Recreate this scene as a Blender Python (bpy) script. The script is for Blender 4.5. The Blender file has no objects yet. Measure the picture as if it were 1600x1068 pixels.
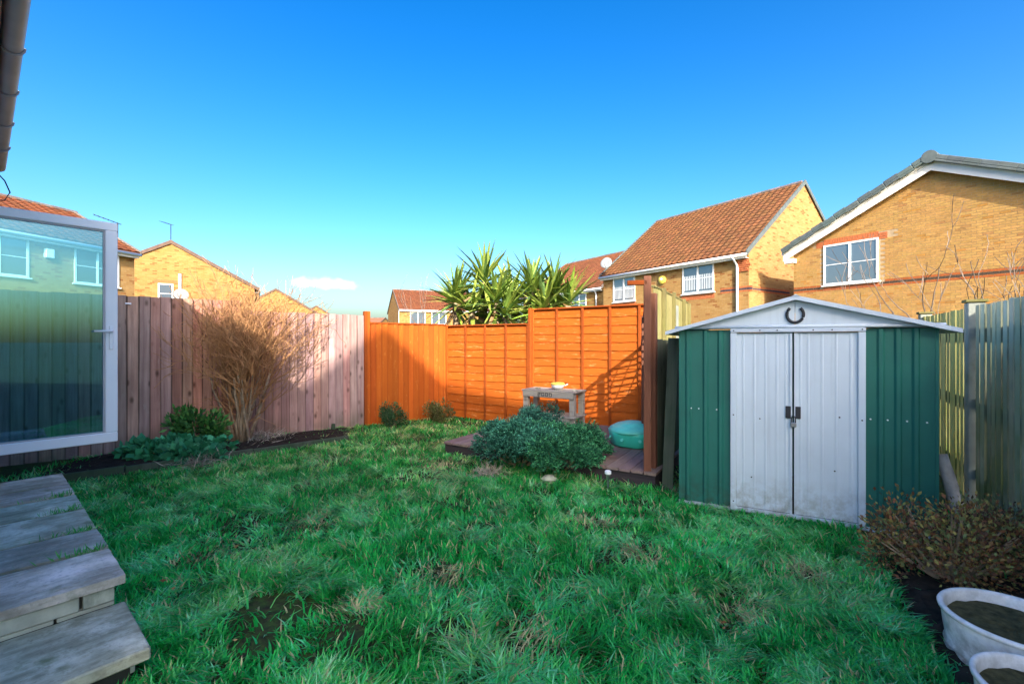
import bpy, bmesh, math, random
import numpy as np
from mathutils import Vector, Matrix
random.seed(7)
rng = np.random.default_rng(11)
S = bpy.context.scene
COL = S.collection
R = math.radians
F = 711.0            # focal length in pixels of the 1600 px wide photograph
CZ = 1.4             # camera height

# ------------------------------------------------------------------ camera, world, sun
cam = bpy.data.cameras.new('camera'); cam.lens = 16; cam.sensor_width = 36
cam.clip_start = 0.05; cam.clip_end = 3000
co = bpy.data.objects.new('camera', cam); COL.objects.link(co)
co.location = (0, 0, CZ); co.rotation_euler = (R(90), 0, 0)
S.camera = co
SUN_PHI, SUN_EL = R(10.0), R(30.0)
w = bpy.data.worlds.new('World'); S.world = w; w.use_nodes = True
nt = w.node_tree; nt.nodes.clear()
out = nt.nodes.new('ShaderNodeOutputWorld'); bg = nt.nodes.new('ShaderNodeBackground')
sky = nt.nodes.new('ShaderNodeTexSky'); sky.sky_type = 'NISHITA'; sky.sun_disc = False
sky.sun_elevation = SUN_EL; sky.sun_rotation = math.pi - SUN_PHI
sky.air_density = 1.2; sky.dust_density = 3.6; sky.ozone_density = 3.6; sky.altitude = 30
hs = nt.nodes.new('ShaderNodeHueSaturation'); hs.inputs['Saturation'].default_value = 1.27; hs.inputs['Hue'].default_value = .502; hs.inputs['Value'].default_value = .345
gm = nt.nodes.new('ShaderNodeGamma'); gm.inputs[1].default_value = 1.33
nt.links.new(sky.outputs[0], gm.inputs[0]); nt.links.new(gm.outputs[0], hs.inputs['Color'])
# one small cloud low over the roofs
tc = nt.nodes.new('ShaderNodeTexCoord')
mp = nt.nodes.new('ShaderNodeMapping'); mp.vector_type = 'POINT'
cd = Vector(((510 - 800) / F, 1, (534 - 443) / F)).normalized()
mp.inputs['Location'].default_value = (-cd.x, -cd.y, -cd.z)
nt.links.new(tc.outputs['Generated'], mp.inputs['Vector'])
mp2 = nt.nodes.new('ShaderNodeMapping'); mp2.inputs['Scale'].default_value = (15.5, 4, 75)
nt.links.new(mp.outputs[0], mp2.inputs['Vector'])
ns = nt.nodes.new('ShaderNodeTexNoise'); ns.inputs['Scale'].default_value = 42; ns.inputs['Detail'].default_value = 7
nt.links.new(tc.outputs['Generated'], ns.inputs['Vector'])
ln = nt.nodes.new('ShaderNodeVectorMath'); ln.operation = 'LENGTH'; nt.links.new(mp2.outputs[0], ln.inputs[0])
ma = nt.nodes.new('ShaderNodeMath'); ma.operation = 'MULTIPLY_ADD'; ma.inputs[1].default_value = 1.5
nt.links.new(ns.outputs['Fac'], ma.inputs[0]); nt.links.new(ln.outputs['Value'], ma.inputs[2])
cr = nt.nodes.new('ShaderNodeMapRange'); cr.inputs['From Min'].default_value = 1.8; cr.inputs['From Max'].default_value = .95
cr.inputs['To Max'].default_value = 0.5; cr.interpolation_type = 'SMOOTHSTEP'
nt.links.new(ma.outputs[0], cr.inputs['Value'])
mx = nt.nodes.new('ShaderNodeMix'); mx.data_type = 'RGBA'; mx.inputs['B'].default_value = (3.6, 3.6, 3.6, 1)
nt.links.new(cr.outputs[0], mx.inputs['Factor']); nt.links.new(hs.outputs[0], mx.inputs['A'])
nt.links.new(mx.outputs['Result'], bg.inputs['Color']); bg.inputs['Strength'].default_value = 0.15
nt.links.new(bg.outputs[0], out.inputs[0])
sun = bpy.data.lights.new('sun', 'SUN'); sun.energy = 2.0; sun.angle = R(0.5); sun.color = (1, 0.93, 0.82)
so = bpy.data.objects.new('sun', sun); COL.objects.link(so)
LD = Vector((-math.sin(SUN_PHI) * math.cos(SUN_EL), math.cos(SUN_PHI) * math.cos(SUN_EL), -math.sin(SUN_EL)))
so.rotation_euler = LD.to_track_quat('-Z', 'Y').to_euler(); so.location = (5, -20, 20)
S.view_settings.view_transform = 'Standard'; S.view_settings.look = 'None'
S.view_settings.exposure = 2.17; S.view_settings.gamma = 1.0; S.view_settings.use_curve_mapping = False

# ------------------------------------------------------------------ helpers
def px(x, y, d):
    return Vector(((x - 800) / F * d, d, CZ + (534 - y) / F * d))
def gpx(x, y, h=0.0):                       # a pixel on the level h
    d = (CZ - h) * F / (y - 534); return Vector(((x - 800) / F * d, d, h))

class MB:
    def __init__(s): s.v = []; s.f = []; s.c = []; s.cur = (1, 1, 1, 1)
    def add(s, vs, fs):
        b = len(s.v); s.v += [tuple(p) for p in vs]
        for f in fs: s.f.append([i + b for i in f]); s.c.append(s.cur)
    def box(s, x0, x1, y0, y1, z0, z1, M=None):
        vs = [Vector(p) for p in ((x0,y0,z0),(x1,y0,z0),(x1,y1,z0),(x0,y1,z0),(x0,y0,z1),(x1,y0,z1),(x1,y1,z1),(x0,y1,z1))]
        if M is not None: vs = [M @ p for p in vs]
        s.add(vs, [(3,2,1,0),(4,5,6,7),(0,1,5,4),(1,2,6,5),(2,3,7,6),(3,0,4,7)]); return s
    def tube(s, pts, rad, n=6, cap=True):
        pts = [Vector(p) for p in pts]; m = len(pts)
        if not hasattr(rad, '__len__'): rad = [rad] * m
        vs = []
        for i, p in enumerate(pts):
            t = (pts[min(i+1, m-1)] - pts[max(i-1, 0)])
            if t.length < 1e-9: t = Vector((0,0,1))
            t.normalize()
            a = t.cross(Vector((0,0,1)) if abs(t.z) < .95 else Vector((1,0,0))).normalized(); b = t.cross(a)
            for k in range(n):
                th = 2*math.pi*k/n; vs.append(p + (a*math.cos(th) + b*math.sin(th))*rad[i])
        fs = [(i*n+k, i*n+(k+1)%n, (i+1)*n+(k+1)%n, (i+1)*n+k) for i in range(m-1) for k in range(n)]
        if cap: fs += [tuple(range(n))[::-1], tuple((m-1)*n+k for k in range(n))]
        s.add(vs, fs); return s
    def lathe(s, prof, n=32, M=None):
        vs = [Vector((r*math.cos(2*math.pi*k/n), r*math.sin(2*math.pi*k/n), z)) for r, z in prof for k in range(n)]
        if M is not None: vs = [M @ p for p in vs]
        s.add(vs, [(i*n+k, i*n+(k+1)%n, (i+1)*n+(k+1)%n, (i+1)*n+k) for i in range(len(prof)-1) for k in range(n)]); return s
    def prism(s, poly, y0, y1):             # polygon in x,z extruded along y
        n = len(poly)
        vs = [(x, y0, z) for x, z in poly] + [(x, y1, z) for x, z in poly]
        s.add(vs, [tuple(range(n)), tuple(range(2*n-1, n-1, -1))] + [(i, n+i, n+(i+1)%n, (i+1)%n) for i in range(n)]); return s
    def mesh(s, name, mat, bevel=0, smooth=False):
        me = bpy.data.meshes.new(name); me.from_pydata(s.v, [], s.f)
        if bevel:
            bm = bmesh.new(); bm.from_mesh(me)
            bmesh.ops.bevel(bm, geom=bm.edges[:], offset=bevel, segments=1, affect='EDGES', clamp_overlap=True)
            bm.to_mesh(me); bm.free()
        elif any(c != (1,1,1,1) for c in s.c):
            at = me.color_attributes.new('tint', 'FLOAT_COLOR', 'CORNER')
            arr = np.concatenate([np.tile(np.array(c, np.float32), len(f)) for c, f in zip(s.c, s.f)])
            at.data.foreach_set('color', arr)
        me.update()
        uvl = me.uv_layers.new(name='uv')
        co_ = np.empty(len(me.vertices)*3, np.float32); me.vertices.foreach_get('co', co_); co_ = co_.reshape(-1, 3)
        li = np.empty(len(me.loops), np.int32); me.loops.foreach_get('vertex_index', li)
        nm = np.empty(len(me.polygons)*3, np.float32); me.polygons.foreach_get('normal', nm); nm = nm.reshape(-1, 3)
        lt = np.empty(len(me.polygons), np.int32); me.polygons.foreach_get('loop_total', lt)
        ln_ = np.repeat(nm, lt, 0); p = co_[li]; an = np.abs(ln_)
        u = np.where(an[:,0] > np.maximum(an[:,1], an[:,2]*.75), p[:,1], p[:,0])
        v = np.where(an[:,2] > np.maximum(an[:,0], an[:,1])*1.4, p[:,1], p[:,2])
        uvl.data.foreach_set('uv', np.stack([u, v], 1).astype(np.float32).ravel())
        if smooth: me.polygons.foreach_set('use_smooth', np.ones(len(me.polygons), bool))
        if mat: me.materials.append(mat)
        return me
    def build(s, name, mat, parent=None, bevel=0, smooth=False, loc=None, rz=None):
        return place(s.mesh(name, mat, bevel, smooth), name, parent, loc, rz)

def place(me, name, parent=None, loc=None, rz=None, color=None):
    o = bpy.data.objects.new(name, me); COL.objects.link(o)
    if parent: o.parent = parent
    if loc is not None: o.location = loc
    if rz is not None: o.rotation_euler = (0, 0, rz) if not hasattr(rz, '__len__') else rz
    if color: o.color = (*color, 1)
    return o
def tag(o, label, cat, group=None):
    o['label'] = label; o['category'] = cat
    if group: o['group'] = group
    return o
def thing(name, label, cat, loc=(0,0,0), rz=0, group=None):
    o = bpy.data.objects.new(name, None); COL.objects.link(o); o.location = loc; o.rotation_euler = (0,0,rz)
    return tag(o, label, cat, group)
def structure(o): o['kind'] = 'structure'; return o
def stuff(o): o['kind'] = 'stuff'; return o
def heading(d): return math.atan2(d[1], d[0])
def jit(c, a=.12):
    k = 1 + random.uniform(-a, a); return tuple(max(0, x*k*(1+random.uniform(-a, a)*.35)) for x in c)

def npmesh(name, V, faces3=None, faces4=None, colors=None, mat=None, smooth=False):
    me = bpy.data.meshes.new(name)
    n4 = 0 if faces4 is None else len(faces4); n3 = 0 if faces3 is None else len(faces3)
    loops = []; 
    if n4: loops.append(np.asarray(faces4, np.int32).ravel())
    if n3: loops.append(np.asarray(faces3, np.int32).ravel())
    loops = np.concatenate(loops)
    me.vertices.add(len(V)); me.vertices.foreach_set('co', np.asarray(V, np.float32).ravel())
    me.loops.add(len(loops)); me.loops.foreach_set('vertex_index', loops)
    me.polygons.add(n4+n3)
    st = np.concatenate([np.arange(n4)*4, n4*4 + np.arange(n3)*3]).astype(np.int32)
    me.polygons.foreach_set('loop_start', st)
    if colors is not None:
        at = me.color_attributes.new('tint', 'FLOAT_COLOR', 'POINT')
        c = np.ones((len(V), 4), np.float32); c[:, :3] = colors
        at.data.foreach_set('color', c.ravel())
    me.update(calc_edges=True); me.validate()
    if smooth: me.polygons.foreach_set('use_smooth', np.ones(n4+n3, bool))
    if mat: me.materials.append(mat)
    return me

# ------------------------------------------------------------------ materials
class NT:
    def __init__(s, name):
        s.m = bpy.data.materials.new(name); s.m.use_nodes = True; s.t = s.m.node_tree; s.t.nodes.clear()
        s.o = s.n('OutputMaterial'); s.b = s.n('BsdfPrincipled'); s.l(s.b.outputs[0], s.o.inputs[0])
    def n(s, t, **k):
        x = s.t.nodes.new('ShaderNode' + t)
        for a, b in k.items(): setattr(x, a, b)
        return x
    def l(s, a, b): s.t.links.new(a, b)
    def noise(s, vec, scale, detail=4, rough=.55):
        x = s.n('TexNoise'); x.inputs['Scale'].default_value = scale; x.inputs['Detail'].default_value = detail; x.inputs['Roughness'].default_value = rough
        if vec is not None: s.l(vec, x.inputs['Vector'])
        return x.outputs['Fac']
    def rng(s, v, a, b, c=0., d=1.):
        x = s.n('MapRange'); x.inputs['From Min'].default_value = a; x.inputs['From Max'].default_value = b
        x.inputs['To Min'].default_value = c; x.inputs['To Max'].default_value = d; s.l(v, x.inputs['Value']); return x.outputs[0]
    def mix(s, f, a, b, mode='MIX'):
        x = s.n('Mix', data_type='RGBA', blend_type=mode)
        for v, k in ((f, 'Factor'), (a, 'A'), (b, 'B')):
            if isinstance(v, (int, float)): x.inputs[k].default_value = v
            elif isinstance(v, (tuple, list)): x.inputs[k].default_value = (*v, 1) if len(v) == 3 else v
            else: s.l(v, x.inputs[k])
        return x.outputs['Result']
    def math(s, op, a, b=None):
        x = s.n('Math', operation=op)
        for i, v in enumerate((a, b)):
            if v is None: continue
            if isinstance(v, (int, float)): x.inputs[i].default_value = v
            else: s.l(v, x.inputs[i])
        return x.outputs[0]
    def bump(s, h, st=.3, d=.01):
        x = s.n('Bump'); x.inputs['Strength'].default_value = st; x.inputs['Distance'].default_value = d
        s.l(h, x.inputs['Height']); s.l(x.outputs[0], s.b.inputs['Normal'])
    def base(s, c, rough=.8, spec=.3):
        if isinstance(c, tuple): s.b.inputs['Base Color'].default_value = (*c, 1)
        else: s.l(c, s.b.inputs['Base Color'])
        if isinstance(rough, (int, float)): s.b.inputs['Roughness'].default_value = rough
        else: s.l(rough, s.b.inputs['Roughness'])
        s.b.inputs['Specular IOR Level'].default_value = spec
    def ovec(s, scale=(1,1,1)):              # object coordinates with a random offset for each object
        t = s.n('TexCoord'); oi = s.n('ObjectInfo')
        m = s.n('VectorMath', operation='SCALE'); m.inputs[0].default_value = (37, 19, 53); s.l(oi.outputs['Random'], m.inputs['Scale'])
        a = s.n('VectorMath', operation='ADD'); s.l(t.outputs['Object'], a.inputs[0]); s.l(m.outputs[0], a.inputs[1])
        mpn = s.n('Mapping'); mpn.inputs['Scale'].default_value = scale; s.l(a.outputs[0], mpn.inputs['Vector']); return mpn.outputs[0], a.outputs[0], oi

def wood(name, c1, c2, knot=(.1,.06,.04), axis=2, rough=.85, moss=None, worn=None, kn=.5, edge=None):
    M = NT(name); sc = [28, 28, 28]; sc[axis] = 1.3
    gv, ov, oi = M.ovec(sc)
    g = M.noise(gv, 1.0, 6, .65)
    col = M.mix(M.rng(g, .3, .72), c1, c2)
    big = M.noise(ov, 2.2, 3)
    col = M.mix(M.rng(big, .3, .7, .0, .55), col, c1)
    if worn:
        ws = [24, 24, 24]; ws[axis] = 5.5
        wm = M.n('Mapping'); wm.inputs['Scale'].default_value = ws; M.l(ov, wm.inputs['Vector'])
        wv = M.noise(wm.outputs[0], 1.0, 5, .7)
        col = M.mix(M.rng(wv, .58, .76, 0, .85), col, worn)
    sk = [8.5, 8.5, 8.5]; sk[axis] = 4.2
    km = M.n('Mapping'); km.inputs['Scale'].default_value = sk; M.l(ov, km.inputs['Vector'])
    vo = M.n('TexVoronoi'); vo.inputs['Scale'].default_value = 1.0; M.l(km.outputs[0], vo.inputs['Vector'])
    k = M.rng(vo.outputs['Distance'], .07, .24, 1, 0)
    col = M.mix(M.math('MULTIPLY', k, kn), col, knot)
    col = M.mix(1.0, col, oi.outputs['Color'], 'MULTIPLY')
    if edge:                                  # grime and painted overlap shade along both long edges of a board
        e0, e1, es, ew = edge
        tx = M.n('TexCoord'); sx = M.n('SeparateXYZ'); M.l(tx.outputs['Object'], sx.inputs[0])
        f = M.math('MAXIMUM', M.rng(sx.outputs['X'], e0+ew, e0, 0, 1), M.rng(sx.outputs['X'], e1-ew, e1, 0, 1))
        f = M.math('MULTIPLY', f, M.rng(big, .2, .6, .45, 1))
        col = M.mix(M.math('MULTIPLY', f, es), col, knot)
    if moss:
        mc, ms, z0, z1 = moss
        gp = M.n('NewGeometry'); sp = M.n('SeparateXYZ'); M.l(gp.outputs['Position'], sp.inputs[0])
        mn = M.noise(gp.outputs['Position'], 3.0, 5)
        f = M.math('MULTIPLY', M.rng(sp.outputs['Z'], z0, z1, 1, 0), M.rng(mn, .35, .6))
        col = M.mix(M.math('MULTIPLY', f, ms), col, mc)
    M.base(col, rough, .2); M.bump(g, .5, .004); return M.m

def brick(name, c1, c2, c3, mortar, bw=.225, bh=.075):
    M = NT(name); t = M.n('TexCoord')
    b = M.n('TexBrick'); M.l(t.outputs['UV'], b.inputs['Vector'])
    b.inputs['Scale'].default_value = 1; b.inputs['Brick Width'].default_value = bw; b.inputs['Row Height'].default_value = bh
    b.inputs['Mortar Size'].default_value = .005; b.inputs['Mortar Smooth'].default_value = .2
    b.inputs['Color1'].default_value = (0,0,0,1); b.inputs['Color2'].default_value = (1,1,1,1); b.inputs['Mortar'].default_value = (.5,.5,.5,1)
    b.offset = .5
    cr_ = M.n('ValToRGB'); M.l(b.outputs['Color'], cr_.inputs[0]); e = cr_.color_ramp; e.interpolation = 'CONSTANT'
    e.elements[0].color = (*c3, 1); e.elements[0].position = 0
    e.elements[1].position = .12; e.elements[1].color = (*c1, 1)
    for p, k in ((.3, .93), (.45, 1.07), (.6, .98)):
        q = e.elements.new(p); q.color = (*[x*k for x in c1], 1)
    q = e.elements.new(.75); q.color = (*c2, 1)
    gp = M.n('NewGeometry')
    n = M.noise(gp.outputs['Position'], 9, 5); n2 = M.noise(gp.outputs['Position'], .8, 3)
    col = M.mix(b.outputs['Fac'], cr_.outputs[0], mortar)
    col = M.mix(M.rng(n, .3, .75, 0, .35), col, tuple(x*.6 for x in c1))
    col = M.mix(M.rng(n2, .35, .7, 0, .25), col, tuple(x*.75 for x in c1))
    M.base(col, .9, .2); M.bump(M.math('MULTIPLY', b.outputs['Fac'], -1.0), .6, .006); return M.m

def plain(name, c, rough=.5, spec=.4, var=.15, nscale=6, metal=0, bumpst=.08, dirt=None, objcol=False, tint=False, splash=None):
    M = NT(name); gv, ov, oi = M.ovec()
    n = M.noise(ov, nscale, 5)
    col = M.mix(M.rng(n, .3, .7), tuple(x*(1-var) for x in c), tuple(min(1, x*(1+var)) for x in c))
    if dirt:
        n2 = M.noise(ov, nscale*.45, 6, .7)
        col = M.mix(M.rng(n2, .55, .75, 0, .7), col, dirt)
    if objcol: col = M.mix(1.0, col, oi.outputs['Color'], 'MULTIPLY')
    if tint:
        a = M.n('Attribute', attribute_name='tint'); col = M.mix(1.0, col, a.outputs['Color'], 'MULTIPLY')
    if splash:                                # mud thrown up from the ground and streaks below the roof
        gp = M.n('NewGeometry'); sp = M.n('SeparateXYZ'); M.l(gp.outputs['Position'], sp.inputs[0])
        q = M.noise(gp.outputs['Position'], 14, 6, .7); st = M.n('Mapping'); st.inputs['Scale'].default_value = (22,22,1.1); M.l(gp.outputs['Position'], st.inputs['Vector'])
        q2 = M.noise(st.outputs[0], 1.0, 4, .6)
        f = M.math('MULTIPLY', M.rng(sp.outputs['Z'], .02, .34, 1, 0), M.rng(q, .40, .62)); col = M.mix(M.math('MULTIPLY', f, .75), col, splash)
        col = M.mix(M.rng(q2, .56, .74, 0, .30), col, tuple(x*.62 for x in c))
    M.base(col, rough, spec); M.b.inputs['Metallic'].default_value = metal
    if bumpst: M.bump(M.noise(ov, nscale*8, 4), bumpst, .004)
    return M.m

def leafmat(name, rough=.55, trans=.25, spec=.3):
    M = NT(name); a = M.n('Attribute', attribute_name='tint')
    M.base(a.outputs['Color'], rough, spec)
    tr = M.n('BsdfTranslucent'); M.l(a.outputs['Color'], tr.inputs['Color'])
    ms = M.n('MixShader'); ms.inputs[0].default_value = trans
    M.l(M.b.outputs[0], ms.inputs[1]); M.l(tr.outputs[0], ms.inputs[2]); M.l(ms.outputs[0], M.o.inputs[0]); return M.m

def glassmat(name, tint, refl=.12, rough=.0, trans=True, dark=(.05,.07,.09), gcol=(.8,.95,1)):
    M = NT(name); g = M.n('BsdfGlossy'); g.inputs['Roughness'].default_value = rough; g.inputs['Color'].default_value = (*gcol,1)
    if trans: d = M.n('BsdfTransparent'); d.inputs['Color'].default_value = (*tint, 1)
    else: d = M.n('BsdfDiffuse'); d.inputs['Color'].default_value = (*dark, 1)
    fr = M.n('Fresnel'); fr.inputs['IOR'].default_value = 1.5
    f = M.math('ADD', fr.outputs[0], refl)
    ms = M.n('MixShader'); M.l(f, ms.inputs[0]); M.l(d.outputs[0], ms.inputs[1]); M.l(g.outputs[0], ms.inputs[2]); M.l(ms.outputs[0], M.o.inputs[0]); return M.m

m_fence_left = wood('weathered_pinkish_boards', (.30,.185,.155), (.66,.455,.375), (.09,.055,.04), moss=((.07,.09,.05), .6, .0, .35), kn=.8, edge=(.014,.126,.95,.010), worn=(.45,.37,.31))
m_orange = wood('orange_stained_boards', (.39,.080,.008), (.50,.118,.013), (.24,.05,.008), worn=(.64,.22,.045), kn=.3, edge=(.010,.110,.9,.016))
m_orange_lap = wood('orange_stained_lap', (.41,.086,.008), (.50,.118,.012), (.30,.06,.008), axis=0, worn=(.74,.34,.12), kn=.25)
m_post_brown = wood('brown_stained_post', (.16,.065,.038), (.24,.10,.06), (.08,.035,.02))
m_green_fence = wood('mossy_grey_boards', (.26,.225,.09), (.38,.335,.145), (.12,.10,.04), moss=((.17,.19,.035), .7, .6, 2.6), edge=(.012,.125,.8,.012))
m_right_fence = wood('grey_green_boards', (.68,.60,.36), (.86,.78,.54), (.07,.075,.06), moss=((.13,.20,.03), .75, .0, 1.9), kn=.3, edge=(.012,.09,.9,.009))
m_concrete = plain('fence_post_concrete', (.34,.36,.31), .9, .2, .25, 5, dirt=(.14,.18,.06), bumpst=.3)
m_dark_board = wood('dark_damp_board', (.06,.07,.05), (.13,.14,.10), (.03,.03,.02), moss=((.03,.07,.03), .7, .0, 1.4))
m_deck = wood('deck_boards', (.20,.135,.12), (.33,.235,.205), (.08,.05,.04), axis=0, kn=.3)
m_deck_dark = wood('deck_frame', (.035,.03,.035), (.07,.055,.055), (.02,.02,.02), axis=0)
def slab_mat():
    M = NT('weathered_slab'); gv, ov, oi = M.ovec((15, 3.6, 15)); st = M.noise(gv, 1.0, 7, .7); bl = M.noise(ov, 3.2, 6, .65); fi = M.noise(ov, 60, 4)
    c = M.mix(M.rng(st, .32, .68), (.24,.24,.16), (.60,.59,.44)); c = M.mix(M.rng(bl, .48, .66, 0, .75), c, (.22,.21,.14)); c = M.mix(M.rng(bl, .32, .47, .85, 0), c, (.80,.79,.64))
    c = M.mix(M.rng(fi, .55, .75, 0, .5), c, (.17,.155,.12))
    ms = M.noise(ov, 7, 5); c = M.mix(M.rng(ms, .60, .72, 0, .7), c, (.13,.17,.07))
    c = M.mix(1.0, c, oi.outputs['Color'], 'MULTIPLY'); M.base(c, .95, .15)
    M.bump(M.math('ADD', st, M.math('MULTIPLY', fi, .4)), .8, .006); return M.m
m_slab = slab_mat()
m_step_brick = plain('pale_step_brick', (.44,.44,.33), .95, .15, .25, 9, dirt=(.14,.18,.12), bumpst=.5)
m_mortar = plain('mortar', (.05,.05,.04), .95, .1, .25, 12, bumpst=.4)
m_yellow = brick('buff_yellow_brick', (.35,.19,.055), (.40,.23,.077), (.23,.085,.022), (.32,.22,.11))
m_yellow2 = brick('buff_brick_paler', (.39,.22,.072), (.43,.26,.095), (.27,.10,.028), (.35,.25,.14))
m_mortar_pale = plain('pale_mortar', (.42,.31,.19), .95, .1, .15, 12, bumpst=.3)
m_brick_one = plain('single_brick', (.44,.25,.08), .9, .2, .16, 14, objcol=True, bumpst=.3)
m_brick_many = plain('joined_bricks', (.44,.25,.08), .9, .2, .16, 14, tint=True, bumpst=.3)
m_tile_one = plain('clay_tile', (.155,.062,.028), .85, .25, .2, 8, objcol=True, bumpst=.3)
m_tile_many = plain('clay_tiles', (.155,.062,.028), .85, .25, .2, 8, tint=True, bumpst=.3)
m_roof_under = plain('roof_felt', (.22,.10,.06), .95, .1)
m_ridge = plain('grey_brown_ridge', (.17,.14,.12), .85, .25, .2, 5, objcol=True, bumpst=.3)
m_slate = plain('slate_grey_tile', (.10,.125,.125), .7, .35, .2, 6, objcol=True, bumpst=.2)
m_white = plain('white_plastic', (.86,.87,.88), .35, .5, .03, 3, bumpst=0)
m_white_soft = plain('white_painted_board', (.78,.77,.74), .5, .4, .06, 3)
m_glass = glassmat('door_glass', (.52,.76,.84), .10, gcol=(.36,.84,1.0))
m_win = glassmat('window_glass', (1,1,1), .14, trans=False, dark=(.10,.13,.16))
m_blind = plain('blind_slat', (.62,.64,.66), .7, .2, .05, 4, bumpst=0)
m_shed_green = plain('green_shed_paint', (.014,.135,.105), .5, .4, .12, 2.5, dirt=(.02,.10,.085), bumpst=.13, splash=(.03,.055,.035))
m_shed_white = plain('white_shed_paint', (.55,.64,.71), .5, .4, .06, 2.0, dirt=(.50,.56,.62), bumpst=.13, splash=(.20,.20,.15))
m_shed_roof = plain('shed_roof_paint', (.52,.60,.68), .5, .4, .08, 3, dirt=(.40,.46,.52))
m_iron = plain('dark_iron', (.028,.030,.036), .55, .5, .2, 20, metal=.3)
m_steel = plain('steel', (.35,.37,.40), .35, .5, .1, 20, metal=.9)
m_gutter = plain('grey_gutter', (.42,.41,.42), .5, .4, .12, 5)
m_fascia = wood('brown_fascia', (.30,.17,.13), (.42,.27,.21), axis=0)
m_soffit = plain('dark_soffit', (.26,.23,.22), .9, .2, .3, 9, bumpst=.3)
m_teal = plain('teal_plastic', (.06,.70,.50), .4, .4, .1, 4, dirt=(.05,.55,.40))
m_teal_light = plain('pale_teal_plastic', (.14,.74,.56), .55, .5, .1, 4)
m_pot = plain('white_glazed_pot', (.88,.87,.85), .25, .6, .04, 5, bumpst=.03, splash=(.22,.21,.15))
m_soil = plain('garden_soil', (.030,.024,.018), .97, .1, .5, 14, bumpst=.9)
m_potsoil = plain('potting_soil', (.085,.075,.035), .97, .1, .5, 30, bumpst=.9)
m_bench = wood('grey_bench_wood', (.34,.31,.25), (.48,.45,.38), axis=0)
m_yellow_paint = plain('yellow_plastic', (.75,.60,.10), .5, .4, .1)
m_metal_bowl = plain('enamel_bowl', (.62,.62,.60), .35, .5, .1, 20)
m_leaf = leafmat('leaf'); m_needle = leafmat('needle', .7, .1, .2); m_dead = leafmat('dead_leaf', .8, .15, .15); m_grass = leafmat('grass_blade', .42, .45, .3)
m_bark = plain('grey_tan_bark', (.34,.25,.16), .95, .15, .3, 20, bumpst=.5)
m_twig = plain('golden_tan_twig', (.43,.225,.10), .9, .15, .25, 10)
m_bark_pale = plain('pale_grey_bark', (.20,.16,.13), .95, .15, .3, 20)

m_render = plain('white_wall_render', (.82,.81,.78), .9, .2, .05, 3)  # unseen own wall made white to bounce light into the garden
def ground_mat():
    M = NT('ground_soil_and_turf'); g = M.n('NewGeometry'); p = g.outputs['Position']
    n1 = M.noise(p, 1.3, 5); n2 = M.noise(p, 22, 6)
    c = M.mix(M.rng(n1, .35, .65), (.035,.055,.018), (.045,.085,.022)); c = M.mix(M.rng(n2, .4, .7), c, (.035,.028,.02))
    M.base(c, .97, .1); M.bump(n2, .8, .03); return M.m
m_ground = ground_mat()

# ------------------------------------------------------------------ ground and beds
g = MB(); g.add([(-900,-900,0),(900,-900,0),(900,900,0),(-900,900,0)], [(0,1,2,3)])
structure(g.build('ground', m_ground))
E = Vector((.85,-.53)).normalized(); FF = Vector((.53,.85)).normalized()
LFD = Vector((.8,.6))                       # direction of the left fence
P1 = Vector((-2.45,7.6)); Q = Vector((-1.233,8.51)); RR = Vector((.32,7.54)); SS = Vector((1.86,6.53))
OX = Vector((-.76,.65)).normalized(); ON = Vector((-OX.y, OX.x)) * -1   # own wall direction and its outward normal
if ON.y < 0: ON = -ON
def hu(p): return OX.dot(Vector(p[:2]))
def own(u, v): return OX*u - ON*(v + .15)   # point on own house plan: u along wall, v into house

def soil_bed(name, poly, h=.035, seed=1):
    # an uneven sheet of soil with raised middle
    r = random.Random(seed); pts = [Vector(p) for p in poly]; mb = MB()
    n = 26; m = 10
    a, b, c, d = pts
    vs = []
    for i in range(n+1):
        for j in range(m+1):
            s, t = i/n, j/m
            p = (a*(1-s)+b*s)*(1-t) + (d*(1-s)+c*s)*t
            e = min(s, 1-s, t, 1-t)*8
            vs.append((p.x, p.y, .004 + (h + r.uniform(-.018, .02))*min(1, e)))
    mb.add(vs, [(i*(m+1)+j, (i+1)*(m+1)+j, (i+1)*(m+1)+j+1, i*(m+1)+j+1) for i in range(n) for j in range(m)])
    return structure(mb.build(name, m_soil))
bedA = Vector((-4.75,4.13)); bedB = Vector((-2.2,6.45))
soil_bed('soil_bed', [bedA, bedB, P1+Vector((.03,-.06)), P1-LFD*3.45+Vector((.03,-.06))], .05, 3)
soil_bed('soil_bed', [(1.55,1.35), (2.30,2.85), (3.15,2.72), (1.95,.7)], .04, 4)

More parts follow.
